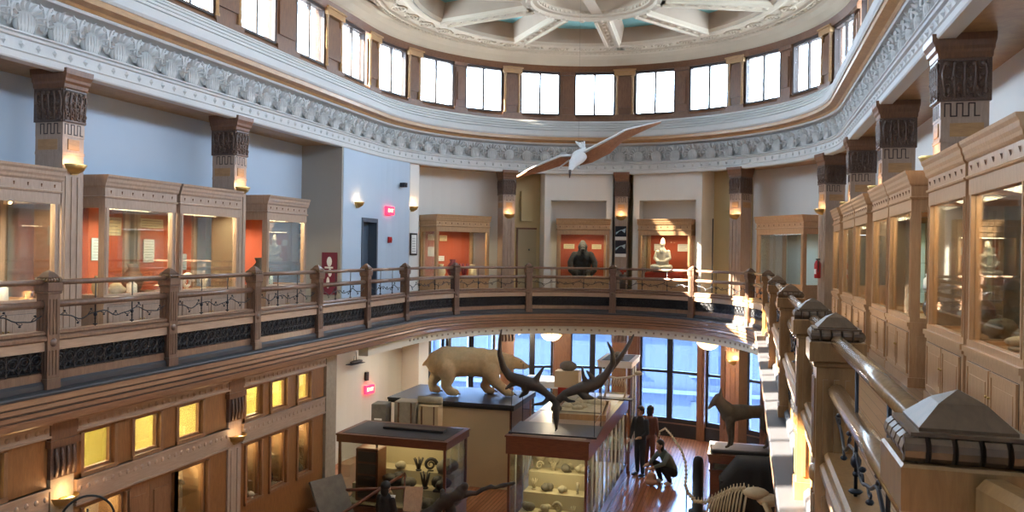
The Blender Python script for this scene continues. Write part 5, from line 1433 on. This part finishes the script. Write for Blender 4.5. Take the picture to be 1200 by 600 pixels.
for i in range(12):
    p = sp_[-21 + i * 1] if False else sp_[int(len(sp_) * .64) + i]
    m = MB(T0.copy()); m.use('bone'); ln = .22 + .30 * math.sin(min(1, i / 7) * PI / 2)
    for s_ in (-1, 1):
        m.tube([p, p + Vector((-.03, s_ * .13, -.05)), p + Vector((-.07, s_ * .19, -.5 * ln - .05)), p + Vector((-.10, s_ * .13, -ln - .08)), p + Vector((-.10, s_ * .03, -ln * 1.15 - .1))], [.012, .013, .013, .011, .007], 6)
    m.build('rib_pair', parent=t)
m = MB(T0.copy()); m.use('bone'); m.ell((.22, 14.42, -2.46), (.22, .16, .10), 12, 8); m.ell((.42, 14.4, -2.55), (.2, .15, .11), 12, 8); m.build('hip_bone', parent=t)
for s_ in (-1, 1):
    m = MB(T0.copy()); m.use('bone'); y = 14.4 + s_ * .18
    m.tube([(.35, y, -2.55), (.52, y, -2.95), (.55, y, -3.02), (.38, y, -3.5), (.45, y, -3.75), (.50, y, -4.03)], [.045, .035, .045, .03, .03, .025], 8)
    for k in range(3): m.tube([(.48, y, -4.05), (.68, y - .08 + .08 * k, -4.07)], [.022, .01], 6)
    m.build('leg', parent=t)
m = MB(T0.copy()); m.use('iron'); m.tube([(-.3, 14.5, -2.55), (-.3, 14.5, GF + .01)], .014, 6); m.tube([(-.95, 14.62, -2.56), (-.95, 14.62, GF + .01)], .012, 6); m.b(-.45, -.15, 14.35, 14.65, GF, GF + .02); m.b(-1.05, -.85, 14.5, 14.75, GF, GF + .02); m.build('support_rod', parent=t)

# --- big branching wood/root and lying panels near the lower centre
t = thing('driftwood', 'dark twisted log lying on the floor between the two lower cases', 'log', (-4.95, 14.25, GF), .2)
rj = random.Random(11)
def rough(ch_, j=.02):
    out = []
    for i in range(len(ch_) - 1):
        for k in range(3):
            t_ = k / 3; p_ = [ch_[i][q] + (ch_[i + 1][q] - ch_[i][q]) * t_ for q in range(4)]
            out.append((p_[0] + rj.uniform(-j, j), p_[1] + rj.uniform(-j, j), p_[2] + rj.uniform(-j, j), p_[3] * rj.uniform(.75, 1.2)))
    return out + [ch_[-1]]
ch = [rough(c) for c in [[(-.75, 0, .70, .13), (-.45, 0, .95, .14), (-.1, 0, 1.18, .12), (0, 0, 1.32, .08)], [(-.12, 0, 1.12, .08), (.2, .05, 1.2, .05), (.5, .05, 1.30, .042), (.75, 0, 1.38, .045), (.92, 0, 1.42, .03)],
      [(-.72, 0, .72, .13), (-.78, -.05, .35, .12), (-.82, -.1, .1, .14)], [(-.3, 0, 1.0, .1), (-.2, .05, .6, .08), (-.1, .1, .1, .09)], [(-.4, 0, 1.0, .08), (-.42, .05, 1.2, .05)]]]
blob('wood', ch, .02, 'boned', t, 1)
for q, (x0, y0, z0, x1, y1, z1, lab) in enumerate([(-7.3, 13.9, -2.98, -6.1, 14.4, -2.95, 'slim wooden pole resting across the railing by the dark-haired visitor'), (-6.95, 13.2, -3.2, -6.3, 14.6, -2.75, 'second slim pole crossing the first in front of the mineral case')]):
    m = MB(); m.use('mahog'); m.tube([(x0, y0, z0), (x1, y1, z1)], .03, 8); m.tube([(x0, y0, GF), (x0, y0, z0)], .02, 6); m.tube([(x1, y1, GF), (x1, y1, z1)], .02, 6); o = m.build('barrier_rail'); tag(o, lab, 'railing')
t = thing('lectern_panel', 'brown sloping printed panel at the foot of the storefront end', 'panel', (-7.22, 13.55, GF), 1.2)
m = MB(); m.use('rock'); m.box((0, .1, 1.05), (.75, .05, .8), Matrix.Rotation(-.5, 3, 'X')); m.build('panel_face', parent=t)
m = MB(); m.use('mahog'); m.b(-.38, .38, .05, .35, 0, .9); m.build('panel_base', parent=t)
card((-6.35, 13.9, -3.05), .3, .3, .2, 'white leaflet lying below the crossed poles', 'paper', 'leaflet', tilt=-1.1)
t = thing('orange_sign', 'small orange panel beside the dark-haired visitor', 'sign', (-5.95, 14.2, GF), .2); m = MB(); m.use('oak'); m.box((0, 0, 1.0), (.34, .03, .45), Matrix.Rotation(-.4, 3, 'X')); m.build('panel_face', parent=t); m = MB(); m.use('iron'); m.tube([(0, .06, 0), (0, .06, .95)], .015, 6); m.b(-.1, .1, -.05, .15, 0, .02); m.build('stand', parent=t)
# --- black hoop at the lower left (a big ring-shaped guard)
t = thing('hoop_stand', 'large thin black hoop on a tall stand at the lower left', 'hoop', (-7.0, 7.4, GF), TH + .55)
m = MB(); m.use('black'); m.tube([(.27 * math.cos(k * PI / 20), 0, 2.62 + .27 * math.sin(k * PI / 20)) for k in range(41)], .014, 6, False); m.build('hoop', parent=t)
m = MB(); m.use('black'); m.tube([(0, 0, 0), (0, 0, 2.4)], .02, 8); m.tube([(0, 0, 2.4), (0, 0, 2.75)], .012, 6); m.ell((0, 0, 2.62), (.07, .07, .07), 10, 7); m.lathe([(0, 0), (.25, 0), (.24, .02), (0, .04)], (0, 0, 0), 16); m.build('stand', parent=t)

# ================================================================== PEOPLE
def hand(ch_, base, d, s=1.0, curl=.5, side=1):
    b = Vector(base); d = Vector(d).normalized(); n = Vector((0, 0, 1)).cross(d)
    if n.length < .1: n = Vector((1, 0, 0))
    n.normalize(); u = d.cross(n)
    out = [[(*b, .032), (*(b + d * .05), .036), (*(b + d * .085), .034)]]
    for k in range(4):
        o = n * ((k - 1.5) * .021); L = [.07, .082, .078, .06][k]
        p0 = b + d * .085 + o; p1 = p0 + d * L * .5 - u * 0.006; p2 = p1 + (d * .6 - u * curl).normalized() * L * .5
        out.append([(*p0, .010), (*p1, .009), (*p2, .0075)])
    q0 = b + d * .03 + n * side * .035; out.append([(*q0, .012), (*(q0 + d * .035 + n * side * .02), .010), (*(q0 + d * .06 + n * side * .018), .009)])
    return out
def head(t, c, yaw=0, hairlen=.0, s=1.0):
    """head of a person, facing -y before yaw"""
    R_ = Matrix.Translation(c) @ Matrix.Rotation(yaw, 4, 'Z')
    def P(x, y, z, r, sc=None):
        v = R_ @ Vector((x * s, y * s, z * s)); return (v.x, v.y, v.z, r * s) + ((sc,) if sc else ())
    o = blob('head', [[P(0, .0, 0, .085, (1, 1.1, 1.25)), P(0, .0, .03, .085, (1, 1.1, 1.2))], [P(0, -.055, -.07, .045), P(0, -.06, -.085, .035)], [P(0, -.1, -.005, .012), P(0, -.115, -.025, .014)], [P(-.083, 0, 0, .02), P(-.085, .01, -.02, .014)], [P(.083, 0, 0, .02), P(.085, .01, -.02, .014)], [P(0, .01, -.08, .055), P(0, .02, -.16, .055)]], .011, 'skin', t, 2)
    hm = MB(R_.copy()); hm.use('hair'); hm.lathe([(.0, .135), (.05, .125), (.085, .095), (.1, .04), (.1, -.0), (.093, -.04), (.07, -.07 - hairlen)], (0, .018, 0), 18, 0.35, PI - .35 + 0 if False else PI * 1.0 - .35)
    hm = MB(R_.copy()); hm.use('hair'); hm.ell((0, .022, .045), (.096 * s, .108 * s, .10 * s), 14, 10); hm.ell((0, .05, -.02 - hairlen / 2), (.09 * s, .07 * s, .09 * s + hairlen), 12, 8); hm.build('hair', parent=o)
    f = MB(R_.copy()); f.use('boned')
    for sx in (-1, 1): f.ell((sx * .032 * s, -.092 * s, .008), (.011, .006, .006), 6, 4)
    f.use('redp'); f.ell((0, -.098 * s, -.06), (.02, .006, .005), 6, 4); f.build('face', parent=o)
# standing visitor in dark clothes seen from the side by the tall case
t = thing('person', 'person in dark jacket standing beside the long glass case', 'person', (-2.53, 20.9, GF), -.6)
blob('trousers', [[(0, 0, .92, .15, (1, .75, .8)), (0, 0, .98, .15, (1, .75, 1))], [(-.08, 0, .9, .10), (-.10, 0, .5, .075), (-.10, .02, .12, .055)], [(.08, 0, .9, .10), (.10, -.03, .5, .075), (.11, -.02, .12, .055)]], .02, 'cl_dark', t, 3)
blob('jacket', [[(0, 0, .92, .165, (1.05, .75, 1)), (0, 0, 1.2, .165, (1.1, .75, 1)), (0, 0, 1.40, .13, (1.45, .8, .9)), (0, .0, 1.5, .07)], [(-.19, 0, 1.42, .07), (-.25, -.02, 1.15, .055), (-.23, -.14, .95, .045)], [(.19, 0, 1.42, .07), (.25, -.02, 1.15, .055), (.21, -.18, 1.05, .042)]], .018, 'cl_dark', t, 3)
for sx in (-1, 1):
    m = MB(); m.use('black'); m.ell((sx * .11, -.06, .045), (.048, .13, .045), 10, 6); m.build('shoe', parent=t)
blob('hand', hand([], (-.23, -.17, .93), (0, -.6, -.5), side=1), .006, 'skin', t, 1); blob('hand', hand([], (.20, -.21, 1.04), (-.2, -.8, 0), side=-1), .006, 'skin', t, 1)
head(t, (0, -.02, 1.66))
# brown shirt visitor half hidden behind
t = thing('person', 'person in dark red-brown clothes just right of the dark-jacketed visitor', 'person', (-2.38, 21.75, GF), 2.6)
blob('trousers', [[(0, 0, .86, .14, (1, .75, .8)), (0, 0, .92, .14, (1, .75, 1))], [(-.08, 0, .85, .095), (-.09, 0, .45, .07), (-.09, .02, .1, .05)], [(.08, 0, .85, .095), (.1, 0, .45, .07), (.1, 0, .1, .05)]], .02, 'jeans', t, 3)
blob('jumper', [[(0, 0, .88, .15, (1.05, .75, 1)), (0, 0, 1.12, .15, (1.1, .75, 1)), (0, 0, 1.30, .12, (1.45, .8, .9)), (0, 0, 1.4, .06)], [(-.17, 0, 1.32, .065), (-.23, 0, 1.05, .05), (-.21, -.1, .84, .042)], [(.17, 0, 1.32, .065), (.23, 0, 1.05, .05), (.21, -.1, .84, .042)]], .018, 'jeans', t, 3)
for sx in (-1, 1):
    m = MB(); m.use('black'); m.ell((sx * .1, -.05, .045), (.045, .12, .045), 10, 6); m.build('shoe', parent=t)
    blob('hand', hand([], (sx * .21, -.12, .82), (0, -.3, -.9), side=-sx), .006, 'skin', t, 1)
head(t, (0, -.02, 1.53), hairlen=.05)
# crouching visitor with dark hair
t = thing('person', 'crouching visitor with black hair and grey-green top on the shiny floor', 'person', (-1.78, 20.45, GF), -.9)
blob('trousers', [[(0, .10, .30, .16, (1.1, .9, .9)), (0, .08, .36, .15, (1.1, .9, .9))], [(-.12, .08, .28, .11), (-.17, -.25, .48, .085), (-.16, -.12, .12, .06), (-.16, -.12, .09, .055)], [(.12, .08, .28, .11), (.17, -.25, .42, .085), (.16, -.06, .12, .06), (.16, -.06, .09, .055)]], .018, 'cl_black', t, 3)
blob('jumper', [[(0, .10, .36, .16, (1.1, .85, 1)), (0, -.02, .58, .165, (1.15, .8, 1)), (0, -.14, .74, .12, (1.5, .85, 1)), (0, -.19, .82, .07)], [(-.19, -.14, .74, .07), (-.24, -.3, .56, .055), (-.14, -.46, .50, .042)], [(.19, -.14, .74, .07), (.24, -.3, .56, .055), (.12, -.46, .48, .042)]], .018, 'cl_grey', t, 3)
for sx in (-1, 1):
    m = MB(); m.use('wall_w'); m.ell((sx * .16, -.16 if sx < 0 else -.1, .05), (.05, .13, .05), 10, 6); m.build('shoe', parent=t)
blob('hand', hand([], (-.13, -.49, .49), (.1, -.9, -.2), side=1), .006, 'skin', t, 1); blob('hand', hand([], (.11, -.49, .47), (-.1, -.9, -.2), side=-1), .006, 'skin', t, 1)
head(t, (0, -.26, .97), hairlen=.06)
t = thing('backpack', 'small brown bag on the floor before the crouching visitor', 'bag', (-2.15, 20.1, GF), .3)
blob('bag_body', [[(0, 0, .12, .12, (1.2, .8, 1)), (0, 0, .24, .10, (1.2, .8, 1))], [(.1, -.05, .1, .06), (-.1, -.05, .1, .06)]], .016, 'skin', t, 2); m = MB(); m.use('jeans'); m.tube([(-.06, .02, .32), (0, .02, .42), (.06, .02, .32)], .012, 6); m.build('strap', parent=t)
# dark-haired visitor near the mineral case, seen from behind
t = thing('person', 'black-haired person in black seen from behind before the mahogany mineral case', 'person', (-6.3, 13.75, GF), PI - .3)
blob('trousers', [[(0, 0, .72, .13, (1, .8, .8)), (0, 0, .78, .13, (1, .8, 1))], [(-.08, 0, .72, .085), (-.09, 0, .4, .065), (-.09, 0, .1, .05)], [(.08, 0, .72, .085), (.09, 0, .4, .065), (.09, 0, .1, .05)]], .02, 'cl_black', t, 3)
blob('coat', [[(0, 0, .6, .17, (1, .8, 1)), (0, 0, .95, .15, (1.1, .8, 1)), (0, 0, 1.10, .11, (1.5, .85, .9)), (0, 0, 1.18, .06)], [(-.16, 0, 1.10, .06), (-.21, -.02, .85, .05), (-.18, -.14, .72, .042)], [(.16, 0, 1.10, .06), (.21, -.02, .85, .05), (.18, -.14, .72, .042)]], .018, 'cl_black', t, 3)
for sx in (-1, 1):
    m = MB(); m.use('black'); m.ell((sx * .09, -.05, .045), (.045, .11, .045), 10, 6); m.build('shoe', parent=t)
    blob('hand', hand([], (sx * .18, -.17, .70), (0, -.7, -.4), side=-sx), .006, 'skin', t, 1)
head(t, (0, -.01, 1.30), hairlen=.04, s=.95)

# ================================================================== SIGNS, CARDS, SMALL FITTINGS
def wallbox(name, label, cat, fr, w, h, d, z, mat, extra=None):
    (x, y, _), rz = fr
    m = MB(); m.use(mat); m.bev(-w / 2, w / 2, -d, 0, -h / 2, h / 2, .006)
    if extra: extra(m)
    o = m.build(name); o.location = (x, y, z); o.rotation_euler.z = rz
    return tag(o, label, cat)
def text_child(o, s, size, mat, y, z=0, x=0):
    cu = bpy.data.curves.new('lettering', 'FONT'); cu.body = s; cu.size = size; cu.align_x = 'CENTER'; cu.align_y = 'CENTER'; cu.extrude = .003
    to = bpy.data.objects.new('lettering', cu); C.objects.link(to)
    dg = bpy.context.evaluated_depsgraph_get(); me = bpy.data.meshes.new_from_object(to.evaluated_get(dg)); bpy.data.objects.remove(to)
    me.materials.clear(); me.materials.append(M[mat]); q = bpy.data.objects.new('lettering', me); C.objects.link(q); q.parent = o
    q.location = (x, y, z); q.rotation_euler = (PI / 2, 0, 0)
    return q
def exits(m): pass
o = wallbox('exit_sign', 'glowing red exit sign on the upper wall right of the slate door', 'exit sign', frame(-83, 5.60), .36, .22, .07, 2.62, 'exit'); text_child(o, 'EXIT', .13, 'lampw', -.075)
o = wallbox('exit_sign', 'glowing red exit sign on the cream ground floor wall', 'exit sign', frame(-76, 6.73, 0), .36, .24, .07, -2.33, 'exit'); text_child(o, 'EXIT', .14, 'lampw', -.075)
wallbox('security_camera', 'small black wall camera above the upper exit sign', 'camera', frame(-77, 5.60), .13, .12, .16, 3.35, 'black', lambda m: m.lathe([(0, 0), (.04, 0), (.04, -.08), (0, -.08)], (0, -.18, -.02), 10, rot=Matrix.Rotation(PI / 2, 3, 'X')))
wallbox('fire_bell', 'small red fire alarm box right of the slate door', 'alarm', frame(-82.5, 5.60), .13, .16, .05, 1.85, 'redp', lambda m: m.lathe([(0, 0), (.05, 0), (.04, -.03), (0, -.035)], (0, -.05, 0), 12, rot=Matrix.Rotation(-PI / 2, 3, 'X')))
def frm(m):
    m.use('paper'); m.b(-.10, .10, -.028, -.02, -.26, .26); m.use('print')
    for k in range(6): m.b(-.07, .06, -.031, -.028, -.2 + k * .07, -.19 + k * .07)
wallbox('wall_notice', 'narrow black framed notice on the white wing right of the door', 'notice', frame(-70.2, 5.70), .28, .62, .02, 1.75, 'black', frm)
# dark red banner with pale figures on the taupe return
m = MB(); m.use('maroon'); m.b(-.2, .2, -.02, 0, 0, 1.0); m.use('paper'); m.ell((0, -.022, .78), (.07, .008, .12), 10, 6); m.ell((.02, -.022, .52), (.05, .008, .10), 10, 6); m.ell((-.03, -.022, .28), (.045, .008, .14), 10, 6); m.b(-.12, .1, -.025, -.02, .62, .66)
o = m.build('banner'); o.location = (-9.5, 17.37, .5); tag(o, 'narrow dark red banner with white shapes on the taupe wall end', 'banner')
m = MB(); m.use('green'); m.lathe([(0, 0), (.12, 0), (.15, .3), (.13, .3), (.10, .02)], (0, 0, 0), 14); o = m.build('bin'); o.location = (-9.45, 17.15, 0); tag(o, 'small green bin under the dark red banner', 'bin')
# dark prints on the middle pilaster
(x, y, z), rz = frame(-1, 5.64)
for k, (zz, hh) in enumerate(((2.2, .42), (1.72, .5))):
    m = MB(); m.use('bldg'); m.b(-.17, .17, -.012, 0, -hh / 2, hh / 2); m.use('paper'); m.b(-.17, .17, -.015, -.012, -hh / 2, -hh / 2 + .1); m.use('paperb')
    m.add([(-.15, -.014, -.05), (.0, -.014, .1), (.12, -.014, 0), (.15, -.014, .12), (.15, -.014, .15), (-.15, -.014, .02)], [(0, 1, 2, 3, 4, 5)])
    o = m.build('poster'); o.location = (x, y, zz); o.rotation_euler.z = rz; tag(o, ['upper dark blue print on the middle back pilaster', 'lower dark blue print on the middle back pilaster'][k], 'poster')
# red fire extinguisher cabinet on the pilaster at the bend
(x, y, z), rz = frame(72.5, 5.60)
t = thing('fire_extinguisher', 'red fire extinguisher on the pilaster at the right bend', 'fire extinguisher', (x, y, 1.05), rz)
m = MB(); m.use('redp'); m.lathe([(0, 0), (.07, 0), (.075, .03), (.075, .34), (.05, .41), (.02, .44), (0, .44)], (0, -.1, 0), 16); m.build('cylinder', parent=t)
m = MB(); m.use('black'); m.b(-.03, .03, -.14, -.05, .44, .47); m.tube([(0, -.1, .46), (.09, -.12, .42), (.1, -.12, .15)], .012, 6); m.build('valve', parent=t)
m = MB(); m.use('paper'); m.lathe([(.0765, .1), (.0765, .22)], (0, -.1, 0), 12, PI * 1.25, PI * 1.75); m.build('sticker', parent=t)
# stacked stool-like base on the back gallery right of the statue (low white pedestal by the right back pilaster)
t = thing('barrier_post', 'slim dark rod with a round foot before the right back pilaster', 'post', (*frame(31, 5.2)[0][:2], 0)); m = MB(); m.use('iron'); m.tube([(0, 0, .03), (0, 0, 2.6)], .016, 8); m.build('rod', parent=t); m = MB(); m.use('iron'); m.lathe([(0, .0), (.2, 0), (.19, .03), (.05, .06), (0, .07)], (0, 0, 0), 18); m.build('foot', parent=t)
# white capital on the floor behind the balustrade, seen right of the little door
t = thing('white_pedestal', 'slim white turned pedestal left of the gorilla case', 'pedestal', (*frame(-22.5, 5.35)[0][:2], 0)); m = MB(); m.use('statue'); m.lathe([(0, 0), (.12, 0), (.12, .05), (.07, .1), (.09, .3), (.06, .5), (.085, .8), (.06, 1.0), (.1, 1.1), (.1, 1.14), (0, 1.14)], (0, 0, 0), 16); m.build('turned_body', parent=t)
t = thing('flower_vase', 'small red flower arrangement in front of the middle back pilaster', 'flowers', (*frame(.3, 5.3)[0][:2], 0)); m = MB(); m.use('dark'); m.lathe([(0, 0), (.1, 0), (.09, .6), (.12, .95), (.1, .95), (.05, .6)], (0, 0, 0), 12); m.build('stand', parent=t)
m = MB(); m.use('redcloth')
for k in range(9): a = k * .7; m.ell((.07 * math.cos(a), .07 * math.sin(a), 1.05 + .03 * (k % 3)), (.04, .04, .035), 6, 5); m.tube([(0, 0, .93), (.05 * math.cos(a), .05 * math.sin(a), 1.04)], .006, 4)
m.build('petals', parent=t)

# cards and exhibits in the gallery cases (local case coordinates)
def in_case(case, x, y, z):
    v = case.matrix_basis @ Vector((x, y, z)); return (v.x, v.y, v.z)
bpy.context.view_layer.update()
def cardin(case, x, z, w, h, label, mat='paper', y=.935, d=1.0):
    return card(in_case(case, x, d - .065, z), case.rotation_euler.z, w, h, label, mat)
cd = [(1, -.45, 1.75, .26, .5, 'tall pale card left of centre on the red back of the leftmost visible case', 'papery'), (1, -.02, 1.72, .22, .3, 'square pale card on the red back of the leftmost visible case', 'paperb'), (1, .1, 1.1, .2, .14, 'small card low on the red back of the leftmost visible case', 'paper'),
      (2, -.42, 2.0, .16, .14, 'small white card top left in the case behind the nearest pilaster', 'paper'), (2, -.35, 1.68, .22, .36, 'tall yellowish card in the case behind the nearest pilaster', 'papery'), (2, .1, 1.52, .28, .36, 'large bluish card in the case behind the nearest pilaster', 'paperb'), (2, .45, 1.9, .3, .3, 'yellow-green card at the right of the case behind the nearest pilaster', 'papery'),
      (3, -.4, 1.98, .6, .16, 'wide yellow strip card in the case before the second left pilaster', 'papery'), (3, -.45, 1.5, .26, .4, 'pale photo card in the case before the second left pilaster', 'paper'), (3, .45, 1.3, .2, .3, 'narrow card at the right in the case before the second left pilaster', 'paperb'),
      (4, -.3, 1.95, .2, .3, 'upper pale card in the case beside the taupe recess', 'paper'), (4, -.3, 1.6, .2, .28, 'lower pale card in the case beside the taupe recess', 'paper')]
for ci_, x, z, w_, h_, l, mt in cd: cardin(LC[ci_], x, z, w_, h_, l, mt)
for x, z, w_, h_, l, mt in [(-.55, 1.98, .26, .18, 'upper left yellowish card in the back case left of the small door', 'papery'), (-.15, 1.96, .26, .17, 'upper middle yellowish card in the back case left of the small door', 'papery'), (-.55, 1.55, .26, .28, 'pale picture card in the back case left of the small door', 'paper'), (-.22, 1.35, .22, .15, 'small white card in the middle of the back case left of the small door', 'paper')]:
    cardin(BC[0], x, z, w_, h_, l, mt, d=.95)
for c_, x, w_, l in [(BC[1], -.42, .34, 'wide pale card left of the gorilla'), (BC[1], .45, .3, 'wide pale card right of the gorilla'), (BC[2], -.42, .3, 'pale card left of the white statue'), (BC[2], .35, .34, 'sunlit white card right of the white statue')]:
    cardin(c_, x, 1.78, w_, .15 if c_ is BC[1] else .22, l, 'papery' if c_ is BC[1] else 'paper', d=.85)
for c_, x, z, w_, h_, l, mt in [(RCs[0], .3, 1.85, .3, .2, 'small card on the red back of the rightmost case', 'paper'), (RCs[0], -.4, 1.6, .3, .3, 'square card on the red back of the rightmost case', 'papery'), (RCs[1], .1, 1.6, .26, .2, 'pale card inside the second case from the right edge', 'paper')]:
    cardin(c_, x, z, w_, h_, l, mt)
ex = [(LC[1], -.5, .4, .81, 'vase', .3, 'small dark vase in the leftmost visible case', 'dark'), (LC[1], -.1, .35, .81, 'skull', .24, 'pale shell-like skull in the leftmost visible case', 'bone'), (LC[1], .3, .4, .81, 'jar', .3, 'white jar in the leftmost visible case', 'paper'),
      (LC[2], -.45, .4, .81, 'vase', .32, 'golden vase in the case behind the nearest pilaster', 'papery'), (LC[2], -.1, .4, .81, 'rock', .3, 'pale lump in the case behind the nearest pilaster', 'rockl'), (LC[2], .25, .4, .81, 'jar', .26, 'white jar in the case behind the nearest pilaster', 'paper'), (LC[2], .5, .6, .81, 'vase', .5, 'tall brown vase in the case behind the nearest pilaster', 'carve'),
      (LC[3], -.45, .4, .81, 'jar', .26, 'white jar at the left in the case before the second left pilaster', 'paper'), (LC[3], -.05, .45, .81, 'shell', .34, 'pale coiled shell in the case before the second left pilaster', 'statue'), (LC[3], .35, .4, .81, 'coral', .3, 'white coral in the case before the second left pilaster', 'statue'),
      (LC[4], -.35, .4, .81, 'vase', .6, 'tall dark figure-like vase in the case beside the taupe recess', 'boned'), (LC[4], .1, .5, .81, 'jar', .3, 'pale jar in the case beside the taupe recess', 'aqua'),
      (BC[0], -.5, .4, .81, 'vase', .4, 'pale pot at the left in the back case left of the small door', 'papery'), (BC[0], -.1, .4, .81, 'vase', .55, 'dark red carved pot in the back case left of the small door', 'maroon'), (BC[0], .3, .4, .81, 'coral', .5, 'spiky dark object in the back case left of the small door', 'maroon'), (BC[0], .6, .4, .81, 'jar', .4, 'bright jar at the right in the back case left of the small door', 'papery'),
      (RCs[0], .35, .35, .81, 'coral', .3, 'white coral-like bones at the bottom of the rightmost case', 'statue'), (RCs[0], -.2, .4, .81, 'skull', .35, 'pale skull at the bottom of the rightmost case', 'bone'), (RCs[0], -.5, .5, .81, 'rock', .4, 'dark rock in the rightmost case', 'rock'),
      (RCs[1], .35, .4, .81, 'rock', .3, 'brown rock in the second case from the right edge', 'rock'), (RCs[1], -.3, .4, .81, 'vase', .45, 'brown pot in the second case from the right edge', 'carve'),
      (RCs[2], .3, .4, .81, 'jar', .28, 'pale blue jar on the floor of the case beyond the nearest right sconce', 'aqua'), (RCs[2], -.1, .4, .81, 'vase', .28, 'brown pot on the floor of the case beyond the nearest right sconce', 'carve'), (RCs[2], .2, .4, 1.162, 'vase', .24, 'dark pot on the lower glass shelf beyond the nearest right sconce', 'dark'), (RCs[2], -.2, .4, 1.162, 'jar', .22, 'pale jar on the lower glass shelf beyond the nearest right sconce', 'paper'), (RCs[2], .15, .4, 1.512, 'vase', .24, 'dark pot on the upper glass shelf beyond the nearest right sconce', 'dark'),
      (RCs[3], .2, .4, .81, 'vase', .26, 'yellow pot in the case before the second right sconce', 'papery')]
for c_, x, y, z, kd, s_, l, mt in ex:
    specimen(in_case(c_, x, y, z), kd, s_, l, 'exhibit', mt, rz=c_.rotation_euler.z, seed=int(x * 100))
# framed picture and wall bits on the ground floor
card((*frame(66, 5.7)[0][:2], -1.6), frame(66, 5.7)[1], .3, .3, 'small dark framed picture on the pale ground floor column', 'print', 'picture', lines=False, name='picture')
t = thing('model_ship', 'small dark ship-like model on a bracket high on the cream ground floor wall', 'model', (*frame(-82, 6.62)[0][:2], -1.5), frame(-82, 6.6)[1])
m = MB(); m.use('boned'); m.ell((0, 0, .03), (.3, .06, .05), 12, 6); m.tube([(0, 0, .05), (0, 0, .3)], .01, 5); m.tube([(-.12, 0, .05), (-.1, 0, .2)], .008, 5); m.build('hull', parent=t); m = MB(); m.use('iron'); m.b(-.32, .32, -.07, .14, -.03, -.015); m.build('bracket', parent=t)
for k, zz in enumerate((-1.25, -1.95)): wallbox('wall_speaker', ['tiny dark box high on the cream ground floor wall', 'small dark mask-like box above the lower exit sign'][k], 'fitting', frame(-77, 6.73), .1, .14 + .1 * k, .07, zz, 'boned')
WORLD, SUN, EXPO = 20, 80, 0.88

# ------------------------------------------------------------------ camera, world, view
cam = bpy.data.cameras.new('camera'); co = bpy.data.objects.new('camera', cam); C.objects.link(co)
cam.sensor_fit = 'HORIZONTAL'; cam.sensor_width = 36; cam.lens = 953.15 / 1200 * 36
ROLL = .0146
cam.shift_y = -4.54 / 1200
co.matrix_world = Matrix.Translation((0, 0, EYE)) @ Matrix.Rotation(TH, 4, 'Z') @ Matrix.Rotation(PI / 2, 4, 'X') @ Matrix.Rotation(ROLL, 4, 'Z')
cam.clip_start = .05; cam.clip_end = 300
bpy.context.scene.camera = co
w = bpy.data.worlds.new('sky'); bpy.context.scene.world = w; w.use_nodes = True
bg = w.node_tree.nodes['Background']; bg.inputs[0].default_value = (.66, .83, 1, 1); bg.inputs[1].default_value = WORLD
sl = bpy.data.lights.new('sun', 'SUN'); sl.energy = SUN; sl.angle = R(.6); sl.color = (1, .87, .66)
so = bpy.data.objects.new('sun', sl); C.objects.link(so)
so.rotation_euler = Vector((1, .35, -.66)).to_track_quat('-Z', 'Y').to_euler()
vs = bpy.context.scene.view_settings
vs.view_transform = 'Standard'; vs.look = 'None'; vs.gamma = 1; vs.use_curve_mapping = False; vs.exposure = EXPO
cy = bpy.context.scene.cycles
cy.max_bounces = 8; cy.diffuse_bounces = 4; cy.transparent_max_bounces = 16; cy.use_denoising = True
cy.caustics_reflective = False; cy.caustics_refractive = False; cy.sample_clamp_indirect = 6
